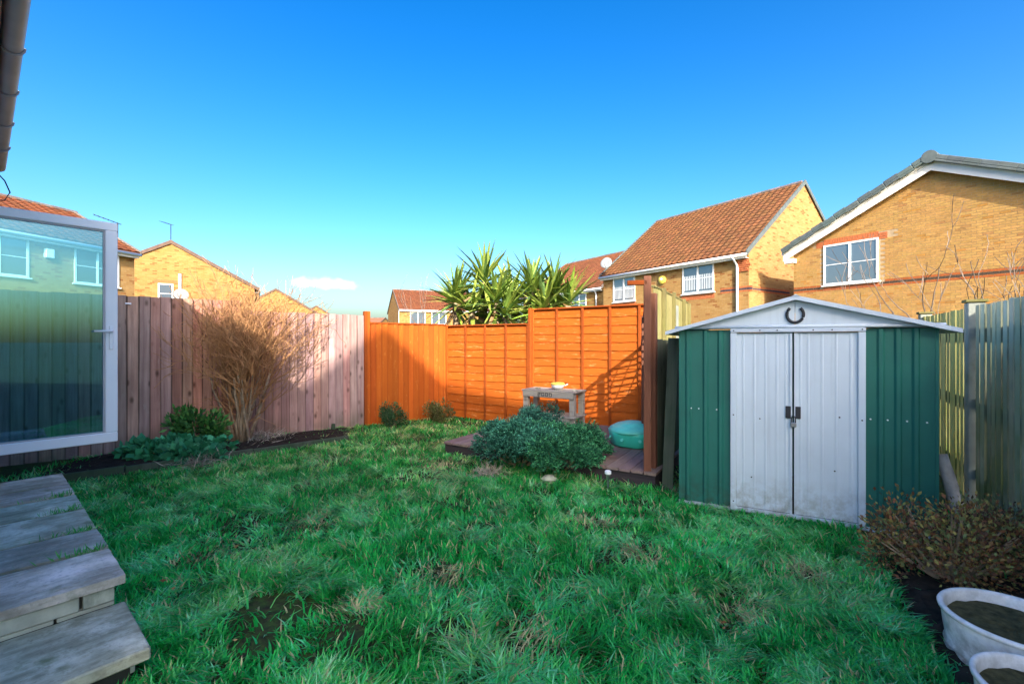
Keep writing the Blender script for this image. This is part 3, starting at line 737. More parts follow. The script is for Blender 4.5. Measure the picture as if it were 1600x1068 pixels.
def house(name, label, origin, rz, L, Wd, ez, rzz, wall_mat, tiles='stuff', over=.18, tilecol=(1,1,1), ridgecol=(1,1,1), vergem=None, fascia=True, front_only=False, cat='house', group=None, verge_over=.05):
    t = thing(name, label, cat, (origin[0], origin[1], 0), rz, group)
    m = MB(); H = Wd/2
    m.add([(0,0,0),(L,0,0),(L,0,ez),(0,0,ez)], [(0,1,2,3)]); m.add([(L,Wd,0),(0,Wd,0),(0,Wd,ez),(L,Wd,ez)], [(0,1,2,3)])
    m.add([(0,Wd,0),(0,0,0),(0,0,ez),(0,H,rzz),(0,Wd,ez)], [(0,1,2,3,4)]); m.add([(L,0,0),(L,Wd,0),(L,Wd,ez),(L,H,rzz),(L,0,ez)], [(0,1,2,3,4)])
    m.build('wall', wall_mat, t)
    sl = (rzz-ez)/H; vo = verge_over
    base = .03
    rf = MB()
    y0 = -over; z0 = ez-over*sl+base
    for sgn in (0, 1):
        f = (lambda y: y) if sgn == 0 else (lambda y: Wd-y)
        q = [(-vo, f(y0), z0), (L+vo, f(y0), z0), (L+vo, f(H), rzz+base), (-vo, f(H), rzz+base)]
        q2 = [(x, y, z+.06) for x, y, z in q]
        rf.add(q+q2, [(0,1,2,3),(7,6,5,4),(0,4,5,1),(1,5,6,2),(2,6,7,3),(3,7,4,0)] if sgn else [(3,2,1,0),(4,5,6,7),(1,5,4,0),(2,6,5,1),(3,7,6,2),(0,4,7,3)])
    roof = rf.build('roof', m_roof_under, t)
    ang = math.atan(sl); LS = (H+over)/math.cos(ang); ex = .28
    nr = int(LS/ex); nc = int((L+2*vo)/.3)
    placed = []
    Mroot = Matrix.Translation((origin[0], origin[1], 0)) @ Matrix.Rotation(rz, 4, 'Z')
    for r_ in range(nr+1):
        for c_ in range(nc):
            s = r_*ex; 
            if s + ex*.6 > LS: continue
            placed.append((-vo+c_*(L+2*vo)/nc, y0+s*math.cos(ang), z0+.062+s*math.sin(ang)))
    scx = (L+2*vo)/nc/.3
    def dist(p): return (Mroot @ Vector(p) - Vector((0,0,CZ))).length
    placed.sort(key=dist)
    ni = 300 if tiles == 'parts' else 0
    for p in placed[:ni]:
        o = place(ME_TILE, 'roof_tile', roof, p); o.rotation_euler = (ang, 0, 0); o.scale = (scx, 1, 1); o.color = (*[a*b for a, b in zip(jit((1,1,1),.16), tilecol)], 1)
    if placed[ni:]:
        b = MB(); pr = tile_profile(5, .3*scx); n = len(pr); ca, sa = math.cos(ang), math.sin(ang)
        for (x, y, z) in placed[ni:]:
            b.cur = (*[a_*b_ for a_, b_ in zip(jit((1,1,1),.16), tilecol)], 1)
            def P(u, v, ww): return (x+u, y+v*ca-ww*sa, z+v*sa+ww*ca)
            vs = [P(u, 0, ww+.028) for u, ww in pr]+[P(u, ex+.02, ww+.006) for u, ww in pr]+[P(u, 0, ww+.008) for u, ww in pr]
            b.add(vs, [(i, i+1, n+i+1, n+i) for i in range(n-1)] + [(2*n+i, 2*n+i+1, i+1, i) for i in range(n-1)])
        stuff(b.build('roof_tiles', m_tile_many, roof))
    # ridge tiles
    rt = MB(); rt.tube([(0,0,0),(.44,0,0)], .11, 8); mer = rt.mesh('ridge_tile', m_ridge)
    k = -vo
    while k < L+vo-.2:
        o = place(mer, 'ridge_tile', roof, (k, H, rzz+.075+random.uniform(-.006,.006))); o.color = (*[a*b for a, b in zip(jit((1,1,1),.2), ridgecol)], 1); k += .45
    # verge strips on both gables
    vm = vergem or m_ridge
    for xg in (-vo-.035, L+vo-.01):
        for sgn in (0, 1):
            f = (lambda y: y) if sgn == 0 else (lambda y: Wd-y)
            b = MB(); pts = [(xg, f(y0-.03), z0-.08), (xg+.05, f(y0-.03), z0-.08), (xg+.05, f(H), rzz+base-.06), (xg, f(H), rzz+base-.06)]
            b.add(pts+[(x, y, z+.21) for x, y, z in pts], [(0,1,2,3),(4,5,6,7),(0,4,5,1),(1,5,6,2),(2,6,7,3),(3,7,4,0)]); b.build('verge', vm, roof)
    if fascia:
        MB().box(-.02, L+.02, -over+.02, -over+.045, ez-over*sl-.13, ez-over*sl+.025).build('fascia', m_white_soft, t)
        MB().box(0, L, -over+.046, -.004, ez-over*sl-.125, ez-over*sl-.11).build('soffit', m_white_soft, t)
        g_ = MB(); g_.tube([(-.05,-over-.04,ez-over*sl+.0),(L+.05,-over-.04,ez-over*sl+.0)], .058, 8); g_.build('gutter', m_white, t, smooth=True)
    return t
def win(t, side, u, z, w_, h, L, Wd, panes=2, bar_z=None, blinds=False, sill=True, open_left=False):
    # a window on one side of a house: front (y=0), left (x=0) or right (x=L); u runs left to right as seen from outside
    if side == 'front': loc = (u, 0, z); rz = 0
    elif side == 'right': loc = (L, u, z); rz = R(90)
    else: loc = (0, Wd-u, z); rz = R(-90)
    f = MB(); fw = .06; y0, y1 = -.035, .02
    f.box(0,w_,y0,y1,0,fw); f.box(0,w_,y0,y1,h-fw,h); f.box(0,fw,y0,y1,fw,h-fw); f.box(w_-fw,w_,y0,y1,fw,h-fw)
    pw = (w_-fw)/panes
    for k in range(1, panes): f.box(fw+pw*k-fw*.5-fw*.5, fw+pw*k-0, y0-.008, y1, fw, h-fw)
    fr = f.build('window', m_white, t, loc=loc, rz=rz)
    for k in range(panes):
        a = fw + pw*k - (0 if k == 0 else 0); b = a + pw - fw
        p = MB(); p.add([(a,-.012,fw),(b,-.012,fw),(b,-.012,h-fw),(a,-.012,h-fw)], [(0,1,2,3)]); p.build('pane', m_win, fr)
        if bar_z: MB().box(a, b, -.026, -.013, bar_z*h-.012, bar_z*h+.012).build('glazing_bar', m_white, fr)
        if blinds:
            x = a+.03
            while x < b-.05:
                MB().box(x, x+.035, -.0165, -.0135, h*.12, h*.62).build('blind_slat', m_blind, fr); x += .085
    if sill: MB().box(-.06, w_+.06, -.075, .0, -.05, -.002).build('sill', m_white_soft, fr)
    return fr

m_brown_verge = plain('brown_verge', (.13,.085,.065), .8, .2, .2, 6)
# middle house (brown tiled roof, gable to the right)
MO = Vector((5.0,24.9)); MX = Vector((9.42,18.1))-MO; ML = MX.length; MX.normalize(); mrz = heading(MX); MW = 8.92
mh = house('brick_house', 'yellow brick house with long brown tiled roof behind the orange panels', MO, mrz, ML, MW, 5.05, 8.52, m_yellow2, 'parts', over=.25, tilecol=(1.02,1.06,.84), vergem=m_slate)
win(mh, 'front', 5.05, 3.55, 1.55, 1.28, ML, MW, 2, .5, True); win(mh, 'front', .75, 3.5, 1.5, 1.25, ML, MW, 2, .5, True)
m = MB(); m.tube([(ML-.55,-.29,4.86),(ML-.5,-.27,4.75),(ML-.45,-.06,4.5),(ML-.45,-.06,0)], .05, 8); m.build('downpipe', m_white, mh, smooth=True)
m_red = plain('red_brick_band', (.46,.14,.055), .9, .2, .2, 12); m_blue = plain('blue_black_brick_band', (.07,.06,.075), .8, .2, .3, 12)
def brickrow(t, y_or, x0, x1, z, mat, name='brick', w_=.215, h=.065, gap=.012, side='front', Wd=0, L=0, proud=.006):
    m = MB(); m.box(0, w_, -proud, .02, 0, h); me = m.mesh(name, mat); x = x0
    while x < x1-.05:
        if side == 'front': place(me, name, t, (x, 0, z), color=jit((1,1,1)))
        elif side == 'left': place(me, name, t, (0, Wd-x, z), rz=R(-90))
        else: place(me, name, t, (L, x, z), rz=R(90))
        x += w_+gap
for k, mt in enumerate((m_red, m_blue, m_red)): 
    brickrow(mh, 0, 6.9, ML-.02, 3.42+k*.077, mt); brickrow(mh, 0, .02, 3.2, 3.42+k*.077, mt, side='right', Wd=MW, L=ML)
for u0 in (5.0, .7): 
    brickrow(mh, 0, u0, u0+1.65, 3.27, m_red, w_=.062, h=.2)
for z in range(7):      # brick corbel under the eaves at the right corner
    brickrow(mh, 0, ML-.42, ML, 4.62-z*.077 if z < 6 else 4.6, m_red if z < 5 else m_red, w_=.2-.02*z, proud=.03+.012*(6-z))

# right house: gable wall facing the garden, built of separate bricks
GD = Vector((.535,-.845)).normalized(); GY = Vector((GD.y*-1, GD.x))   # GY points into the house
CL = Vector((.619*17.2, 17.2)); RW = 8.0
RO_ = CL + GD*RW; RX = GY; rrz = heading(RX)
if (RX.x*-GD.y - RX.y*-GD.x) * 0 != 0: pass
rh = house('brick_house', 'yellow brick house with slate grey gable edge beyond the right fence', RO_, rrz, 9, RW, 4.86, 6.85, m_mortar_pale, 'stuff', over=.28, tilecol=(.3,.42,.45), ridgecol=(.7,.9,.9), vergem=m_white_soft, verge_over=.22)
def right_gable(t):
    Wd, ez, rz_ = RW, 4.86, 6.85; H = Wd/2
    Mr = Matrix.Translation((RO_.x, RO_.y, 0)) @ Matrix.Rotation(rrz, 4, 'Z')
    cells = []
    row = 0; z = 1.5
    wu, wz, ww, wh = 1.02, 3.42, 1.62, 1.42         # window, u from the left
    while z < 7.0:
        off = .1125 if row % 2 else 0; u = -off
        while u < Wd:
            a, b = max(u, 0)+.005, min(u+.225, Wd)-.005
            top = ez + (rz_-ez)*(1-abs((a+b)/2-H)/H)
            if b-a > .05 and z+.065 < top+.02:
                inwin = b > wu-.01 and a < wu+ww+.01 and z+.07 > wz-.05 and z < wz+wh
                lint = b > wu-.32 and a < wu+ww+.32 and wz+wh-.01 < z+.035 < wz+wh+.21
                if not inwin and not lint: cells.append((a, b, z))
            u += .225
        z += .075; row += 1
    def color(a, z):
        if 3.27 < z+.02 < 3.36: return (.17,.21,.45)
        if 3.20 < z+.02 < 3.28 or 3.355 < z+.02 < 3.43: return (.86,.42,.36)
        r = random.random()
        if r < .06: return jit((.80,.74,.8), .1)
        if r < .12: return jit((.92,.80,.62), .1)
        return jit((1,1,1), .10)
    def key(c):
        p = Mr @ Vector((0, Wd-(c[0]+c[1])/2, c[2])); 
        xi = 800+F*p.x/p.y; yi = 534-F*(p.z-CZ)/p.y
        vis = xi < 1600 and yi < 475
        return (0 if vis else 1, p.length)
    cells.sort(key=key)
    one = MB(); one.box(0,.215,-.006,.02,0,.065); me = one.mesh('brick', m_brick_one)
    wall = [c for c in t.children if c.name.startswith('wall')][0]
    for a, b, z in cells[:290]:
        o = place(me, 'brick', wall, (0, Wd-a, z), rz=R(-90)); o.scale = ((b-a)/.215, 1, 1); o.color = (*color(a, z), 1)
    jm = MB()
    for a, b, z in cells[290:]:
        jm.cur = (*color(a, z), 1); jm.box(-.006,.02, Wd-b, Wd-a, z, z+.065)
    stuff(jm.build('bricks', m_brick_many, wall))
    win(t, 'left', wu, wz, ww, wh, 9, Wd, 2, .5)
    # soldier course over the window, kneelers at its ends
    sol = MB(); sol.box(0,.064,-.012,.02,0,.20); ms = sol.mesh('lintel_brick', m_red)
    x = wu-.0
    while x < wu+ww-.03: place(ms, 'lintel_brick', t, (0, Wd-x, wz+wh+.003), rz=R(-90)); x += .074
    for x in (wu-.24, wu+ww+.02):
        for k in range(3):
            m = MB(); m.box(0,.215,-.012,.02,0,.062); m.build('lintel_brick', m_red, t, loc=(0, Wd-x, wz+wh-.07+k*.073+.005), rz=R(-90))
    x = wu
    while x < wu+ww-.03:
        m = place(ms, 'lintel_brick', t, (0, Wd-x, wz-.19), rz=R(-90)); m.scale = (1,1,.6); x += .074
    # verge tiles and white barge boards
    sl = (rz_-ez)/H; over = .28; ang = math.atan(sl)
    vt = MB(); vt.box(0,.40,-.13,.14,-.03,.10); vt.box(0,.40,-.13,-.09,-.10,-.03); mv = vt.mesh('verge_tile', m_slate, .012)
    LS = (H+over)/math.cos(ang); n = int(LS/.40)+1
    for k in range(n):
        s = k*.395
        o = place(mv, 'verge_tile', t, (-.22, Wd+over-s*math.cos(ang), ez-over*sl+.10+s*math.sin(ang)+.030*(k%2))); o.rotation_euler = (ang, 0, R(-90)); o.rotation_euler = Matrix.Rotation(R(-90),4,'Z').__matmul__(Matrix.Rotation(-ang,4,'Y')).to_euler(); o.color = (*jit((1,1,1),.12),1)
        o = place(mv, 'verge_tile', t, (-.22, -over+s*math.cos(ang)+.40*math.cos(ang), ez-over*sl+.10+s*math.sin(ang)+.40*math.sin(ang))); o.rotation_euler = Matrix.Rotation(R(-90),4,'Z').__matmul__(Matrix.Rotation(ang,4,'Y')).to_euler(); o.color = (*jit((1,1,1),.12),1)
    for sgn in (0, 1):
        f = (lambda y: y) if sgn == 0 else (lambda y: Wd-y)
        b = MB(); y0 = -over; z0 = ez-over*sl
        pts = [(-.215, f(y0), z0-.27), (-.19, f(y0), z0-.27), (-.19, f(H), rz_-.28), (-.215, f(H), rz_-.28)]
        b.add(pts+[(x, y, z+.30) for x, y, z in pts], [(0,1,2,3),(4,5,6,7),(0,4,5,1),(1,5,6,2),(2,6,7,3),(3,7,4,0)]); b.build('barge_board', m_white_soft, t)
        b = MB(); b.add([(-.19, f(y0), z0-.02),(0, f(y0), z0-.02),(0, f(H), rz_-.03),(-.19, f(H), rz_-.03)], [(0,1,2,3)]); b.build('soffit', m_white_soft, t)
        m = MB(); yy = f(-over+.05); m.box(-.215, .0, min(yy, f(.1)), max(yy, f(.1)), z0-.36, z0-.2); m.build('boxed_eaves_end', m_white_soft, t)
    m = MB(); m.tube([(-.36,H,rz_+.10),(-.1,H,rz_+.10)], .19, 14); m.build('ridge_end', m_slate, t, smooth=False)
right_gable(rh)
m = MB(); m.box(-.09,-.008,1.55,1.66,3.2,5.0); m.build('shadow_strip', m_brown_verge, rh)  # dark strip built in place of a shadow on the gable wall

# left house with the gable and aerial
LX = Vector((-.5,.866)); LY = Vector((-.866,-.5)); LW = 8.4
LO = Vector((-19.7,26.3)) - LY*LW/2
lh = house('brick_house', 'yellow brick gable house with a rooftop aerial above the left fence', LO, heading(LX), 9, LW, 4.75, 7.1, m_yellow, 'stuff', over=.25, tilecol=(.6,.62,.7), vergem=m_brown_verge)
win(lh, 'left', 3.60, 3.6, .70, 1.15, 9, LW, 1, .5)
brickrow(lh, 0, 3.42, 4.5, 4.78, m_red, w_=.065, h=.2, side='left', Wd=LW)
m = MB(); m.tube([(-.1,LW-4.62,2.4),(-.1,LW-4.62,5.35)], .075, 8); m.build('flue_pipe', m_white, lh, smooth=True)
def aerial(label, p, h, ang):
    t = thing('tv_aerial', label, 'aerial', p, ang)
    m = MB(); m.tube([(0,0,-.4),(0,0,h)], .022, 5); m.build('mast', m_iron, t)
    m = MB(); m.tube([(-.75,0,h+.22),(.12,0,h-.05)], .016, 5)
    for k in range(6): c = Vector((-.75+.15*k,0,h+.22-.047*k)); m.tube([c+Vector((0,-.16,0)), c+Vector((0,.16,0))], .010, 4)
    m.build('boom', m_iron, t)
aerial('thin tv aerial on the apex of the left brick gable', (-19.75,26.35,7.2), 1.0, R(-20))
def dish(label, p, n, r=.33):
    t = thing('satellite_dish', label, 'satellite dish', p, 0)
    q = Vector(n).to_track_quat('Z','Y').to_matrix().to_4x4()
    m = MB(); m.lathe([(0.0001,.0),(r*.5,.03),(r,.10),(r,.115),(r*.5,.045),(0.0001,.015)], 20, q); m.build('dish', m_gutter_pale, t, smooth=True)
    m = MB(); m.tube([q @ Vector((0,-r*.9,.08)), q @ Vector((0,-r*.4,.42))], .014, 5); m.tube([(0,0,0), q @ Vector((0,0,-.25))], .03, 6); m.build('arm', m_iron, t)
m_gutter_pale = plain('pale_grey_dish', (.26,.28,.29), .5, .4, .08)
dish('grey satellite dish on the left gable wall just above the fence', px(283,462,25.8), (.45,-.85,.25), .38)

# house behind the open door
HX = Vector((.24,.97)).normalized(); HO = Vector((-16.4,14.6)) - HX*6
hh = house('brick_house', 'brick house with brown roof seen through the open glass door', HO, heading(HX), 10.1, 7, 5.05, 6.85, m_yellow2, 'stuff', over=.25, tilecol=(1.05,.85,.7))
for u in (4.0+.9, 7.7): win(hh, 'front', u+.3, 3.55, 1.5, 1.3, 10.1, 7, 2, .5)
win(hh, 'front', 2.1, 3.55, 1.5, 1.3, 10.1, 7, 2, .5)
m = MB(); m.box(7.1,7.35,-.14,0,4.3,4.62); m.build('alarm_box', m_white, hh, bevel=.02)
aerial('tv aerial rising behind the top corner of the open door', px(184,372,19.5), .65, R(40))

# back house over the low fence
BX = Vector((.92,.4)).normalized(); BO = Vector((-12.4,50.0))
bh_ = house('brick_house', 'small far brick house with two white windows left of the spiky plant', BO, heading(BX), 10.5, 8.2, 5.05, 7.5, m_yellow, 'stuff', over=.25, tilecol=(.95,.8,.75))
win(bh_, 'front', 1.2, 3.4, 1.7, 1.35, 10.5, 8.2, 2); win(bh_, 'front', 3.6, 3.4, 1.7, 1.35, 10.5, 8.2, 2)
m = MB(); m.box(-.06,-.03,-.1,.1,0,5); m.build('downpipe', m_white, bh_)

# terrace beside the middle house, behind the spiky plant
TX = MX; TO = Vector((5.8,28.8)) - TX*9
th_ = house('brick_house', 'brick house with orange brown roof just left of the middle house', TO, heading(TX), 9, 8.9, 4.95, 7.9, m_yellow, 'stuff', over=.25, tilecol=(1.1,.95,.85))
win(th_, 'front', 6.0, 3.4, 1.4, 1.2, 9, 8.9, 2, .5)
m = MB(); m.tube([(8.4,-.27,4.7),(8.4,-.07,4.5),(8.4,-.07,0)], .05, 8); m.build('downpipe', m_white, th_, smooth=True)
dish('white satellite dish on the roof edge between the two tiled roofs', px(948,412,24.2), (-.5,-.8,.3), .31)
# alarm box on the middle house
Mm = Matrix.Translation((MO.x, MO.y, 0)) @ Matrix.Rotation(mrz, 4, 'Z')
t = thing('alarm_box', 'round yellow alarm box on the middle house wall between its windows', 'alarm box', Mm @ Vector((3.95,-.05,4.35)), mrz)
m = MB(); m.tube([(0,.05,0),(0,-.03,0),(0,-.06,0)], [.2,.2,.12], 16); m.build('case', m_yellow_paint, t, smooth=False)
m = MB(); m.tube([(0,-.06,.02),(0,-.08,.02)], [.06,.05], 12); m.build('lamp', m_white, t)

# far gables and roofs
def far_gable(label, apex, z, wd, rise, rx, mat=m_yellow, Lf=9):
    X = Vector(rx).normalized(); Y = Vector((-X.y, X.x)); top = px(apex[0], apex[1], z)
    o = Vector((top.x, top.y)) - Y*wd/2
    return house('brick_house', label, o, heading(X), Lf, wd, top.z-rise, top.z, mat, 'stuff', over=.2, tilecol=(.7,.7,.75), fascia=False, vergem=m_brown_verge)
far_gable('far yellow brick gable house right of the bare shrub', (431,453), 44, 9, 2.7, (-.45,.9))
far_gable('farthest small yellow brick gable above the left fence end', (494,479), 66, 8, 2.4, (-.45,.9))
fh = far_gable('low far house with dull grey roof above the orange fence corner', (602,497), 92, 8, 2.0, (-.98,.2), Lf=9)

# ------------------------------------------------------------------ foliage helpers
def leaf_cloud(P, nrm, size, aspect, cols, fold=0.15):
    # P: n x 3 leaf bases, nrm: n x 3 direction of leaf axis, size: n
    n = len(P); ax = nrm/np.linalg.norm(nrm, axis=1, keepdims=True)
    rv = rng.normal(size=(n,3)); sd = np.cross(ax, rv); sd /= np.linalg.norm(sd, axis=1, keepdims=True)+1e-9
    up = np.cross(sd, ax)
    L = size[:,None]; w_ = L*aspect/2
    a = P; b = P+ax*L*.5+sd*w_+up*L*fold*.5; c = P+ax*L; d = P+ax*L*.5-sd*w_+up*L*fold*.5
    V = np.stack([a,b,c,d], 1).reshape(-1,3); Fq = np.arange(4*n).reshape(n,4)
    return V, Fq, np.repeat(cols, 4, 0)
def palette(n, cols, var=.2):
    cols = np.array(cols); i = rng.integers(0, len(cols), n)
    return np.clip(cols[i]*(1+rng.normal(0, var, (n,1))), .003, 1)
def branch_tree(mb, p, d, length, r, depth, spread=.5, seg=3, nchild=(2,3), up=.15, tips=None, shrink=.72, n=4, twist=.12, rmin=.0012):
    p = Vector(p); d = Vector(d).normalized(); pts = [p]; rad = [r]
    for k in range(seg):
        d = (d + Vector((random.gauss(0,twist), random.gauss(0,twist), random.gauss(0,twist)+up*.3))).normalized()
        p = p + d*length/seg; pts.append(p); rad.append(r*(1-.45*(k+1)/seg))
    mb.tube(pts, [max(q_, rmin) for q_ in rad], n if r > .006 else 3, cap=False)
    if tips is not None and depth <= 1: tips += pts[1:]
    if depth > 0:
        for c in range(random.randint(*nchild)):
            i = random.randint(max(1, seg-2), seg) if c else seg
            q = pts[i]
            nd = (d + Vector((random.gauss(0,spread), random.gauss(0,spread), random.gauss(up,spread*.7)))).normalized()
            branch_tree(mb, q, nd, length*random.uniform(shrink-.15, shrink+.12), rad[i]*.75, depth-1, spread, seg, nchild, up, tips, shrink, n, twist, rmin)

# big bare shrub by the left fence
def bare_shrub():
    b = gpx(376,694); t = thing('bare_shrub', 'large leafless golden twiggy shrub in front of the left fence', 'shrub', (b.x, b.y, .03), 0); t.scale = (.86,.95,.90)
    for k in range(22):
        a = random.uniform(0, 2*math.pi); r0 = random.uniform(.0,.16); lean = random.uniform(.03,.26)
        p = Vector((r0*math.cos(a)*1.3, r0*math.sin(a)*.7, 0)); d = Vector((lean*math.cos(a), lean*math.sin(a)*.7, 1))
        m = MB(); pts = [p]; rad = [random.uniform(.014,.032)]
        d.normalize(); L = random.uniform(.80,1.22)
        for j in range(4):
            d = (d + Vector((random.gauss(0,.09), random.gauss(0,.09), 0))).normalized(); p = p + d*L/4; pts.append(p); rad.append(rad[0]*(1-.13*(j+1)))
        m.tube(pts, rad, 7); m.build('stem', m_bark, t, smooth=True)
        tw = MB()
        for q in range(7):
            i = random.randint(2,4); dd = (d*.9 + Vector((random.gauss(0,.46), random.gauss(0,.32), random.uniform(.2,.7)))).normalized()
            branch_tree(tw, pts[i], dd, random.uniform(.40,.66), .0115, 3, .50, 4, (2,3), .16, None, .74, 3, .17, .0032)
        tw.build('twigs', m_twig, t)
    # low side branches
    tw = MB()
    for q in range(16):
        a = random.uniform(-.6, .6) if q % 2 else random.uniform(2.6, 3.7)
        branch_tree(tw, (random.uniform(-.1,.1), random.uniform(-.08,.08), .15+random.random()*.5), (math.cos(a), math.sin(a)*.5-.1, .55), .45, .009, 3, .5, 3, (1,3), .05, None, .7, 4, .16)
    tw.build('twigs', m_twig, t)
bare_shrub()

def leafy_bush(name, label, cat, base, rx, ry, h, n, size, cols, mat, aspect=.45, stems=14, lump=9, var=.22, upw=.4, group=None, stemcol=None, shell=.55, zmin=.05):
    t = thing(name, label, cat, (base[0], base[1], 0), 0, group)
    # clumps of foliage spread through the volume
    cl = []
    for k in range(lump):
        a = random.uniform(0, 2*math.pi); r = math.sqrt(random.random())*.78
        z = h*random.uniform(.22,.78)*(1-.35*r)
        cl.append((rx*r*math.cos(a), ry*r*math.sin(a), z, random.uniform(.26,.44)))
    cl = np.array(cl); idx = rng.integers(0, lump, n); c = cl[idx]
    dirs = rng.normal(size=(n,3)); dirs /= np.linalg.norm(dirs, axis=1, keepdims=True)
    rad = (rng.random(n)**.45)[:,None]
    sc = np.stack([rx*c[:,3], ry*c[:,3], h*c[:,3]*.9], 1)
    P = c[:,:3] + dirs*rad*sc
    P[:,2] = np.maximum(P[:,2], zmin*rng.random(n)+.01)
    ax = dirs + np.array([0,0,upw]) + rng.normal(0,.45,(n,3))
    tone = palette(lump, [[1,1,1]], .18)[idx]
    V, Fq, C = leaf_cloud(P, ax, size*(.6+.8*rng.random(n)), aspect, palette(n, cols, var)*tone)
    me = npmesh('foliage', V, None, Fq, C, mat); stuff(place(me, 'foliage', t))
    m = MB()
    for k in range(stems):
        c_ = cl[k % lump]; m.tube([(random.uniform(-.1,.1)*rx, random.uniform(-.1,.1)*ry, 0), (c_[0]*.5, c_[1]*.5, c_[2]*.6), (c_[0]+random.uniform(-.05,.05), c_[1], c_[2]+h*.1)], [.012,.008,.003], 5, cap=False)
    m.build('stems', stemcol or m_bark, t)
    return t
# small shrubs
b = Vector((-4.06,5.88)); leafy_bush('evergreen_shrub', 'small leafy green shrub left of the bare shrub stems', 'shrub', (b.x, b.y), .34, .24, .66, 1700, .075, [[.07,.26,.05],[.13,.34,.07],[.05,.17,.04]], m_leaf, .42, lump=9)
b = gpx(268,726); leafy_bush('low_leafy_plant', 'low spreading broad leaved green plant at the left bed edge', 'plant', (b.x, b.y+.12), .62, .30, .30, 1500, .085, [[.05,.34,.15],[.09,.44,.21],[.04,.24,.10]], m_leaf, .85, lump=16, upw=.25)
b = gpx(610,668); leafy_bush('evergreen_shrub', 'small dark round evergreen at the foot of the orange board fence', 'shrub', (b.x, b.y+.05), .27, .25, .42, 2600, .035, [[.035,.10,.04],[.06,.14,.05]], m_leaf, .4, lump=10)
b = gpx(687,661); leafy_bush('olive_shrub', 'small olive green shrub in the corner by the slatted panel', 'shrub', (b.x, b.y+.05), .30, .25, .44, 1900, .042, [[.14,.17,.05],[.10,.12,.035],[.19,.19,.07]], m_leaf, .4, lump=9)

def juniper(label, base, rx, ry, h, n, cols, seed):
    t = thing('juniper_bush', label, 'bush', (base[0], base[1], 0), 0, 'low conifer bushes by the deck')
    r = np.random.default_rng(seed); k = 30
    a = r.random(k)*2*np.pi; rr = np.sqrt(r.random(k))*.86
    cz = h*(.28+.50*r.random(k))*(1.12-.45*rr)
    cl = np.stack([rx*rr*np.cos(a), ry*rr*np.sin(a), cz], 1); cr_ = .06+.12*r.random(k)**1.6
    ns = n//12; idx = r.integers(0, k, ns); d = r.normal(size=(ns,3)); d[:,2] = np.abs(d[:,2])*.9-.15; d /= np.linalg.norm(d, axis=1, keepdims=True)
    base_ = cl[idx] + d*(cr_[idx]*(.35+.65*r.random(ns)**.5))[:,None]*np.array([1.1,1.1,.85])
    sp = d + r.normal(0,.35,(ns,3)) + np.array([0,0,.35]); sp /= np.linalg.norm(sp, axis=1, keepdims=True)
    # each spray: needles along a short shoot
    rep = 12; tt = np.tile(np.linspace(0,1,rep), ns)
    P = np.repeat(base_, rep, 0) + np.repeat(sp, rep, 0)*(tt*.085)[:,None]
    ax = np.repeat(sp, rep, 0)*.9 + r.normal(0,.6,(ns*rep,3))
    P[:,2] = np.maximum(P[:,2], .015)
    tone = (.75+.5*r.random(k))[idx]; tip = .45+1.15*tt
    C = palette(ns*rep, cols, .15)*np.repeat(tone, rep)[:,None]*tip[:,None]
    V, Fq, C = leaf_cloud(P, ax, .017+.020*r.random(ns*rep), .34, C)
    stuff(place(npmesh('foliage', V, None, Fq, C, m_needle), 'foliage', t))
    m = MB()
    for q in range(20):
        c = cl[q]; m.tube([(c[0]*.1,c[1]*.1,0),(c[0]*.6,c[1]*.6,c[2]*.5),tuple(c)], [.015,.01,.004], 5, cap=False)
    m.build('stems', m_bark, t)
juniper('blue green conifer bush at the left front of the deck', (.08,5.08), .50, .46, .54, 60000, [[.035,.165,.095],[.075,.27,.17],[.018,.09,.055]], 5)
juniper('brighter green conifer bush between the blue bush and solar light', (.54,4.97), .50, .46, .48, 66000, [[.03,.17,.075],[.07,.28,.115],[.016,.09,.042]], 6)
juniper('tall blue conifer sprig bush in front of the table', (.30,5.70), .36, .30, .66, 26000, [[.04,.165,.11],[.08,.25,.16],[.022,.10,.07]], 8)

# brown shrub by the pots
b = Vector((2.52,2.62)); leafy_bush('brown_shrub', 'rusty brown small leaved shrub in front of the shed corner', 'shrub', b, .46, .38, .56, 5200, .026, [[.26,.11,.055],[.34,.19,.075],[.36,.30,.09],[.15,.08,.05],[.22,.25,.09]], m_dead, .55, lump=34, stems=60, upw=.5)
b = Vector((3.05,2.75)); leafy_bush('brown_shrub', 'sparser brown and olive shrub against the right fence', 'shrub', b, .42, .34, .46, 3600, .026, [[.22,.12,.065],[.30,.22,.08],[.26,.30,.11],[.12,.08,.05]], m_dead, .55, lump=28, stems=50, upw=.5)

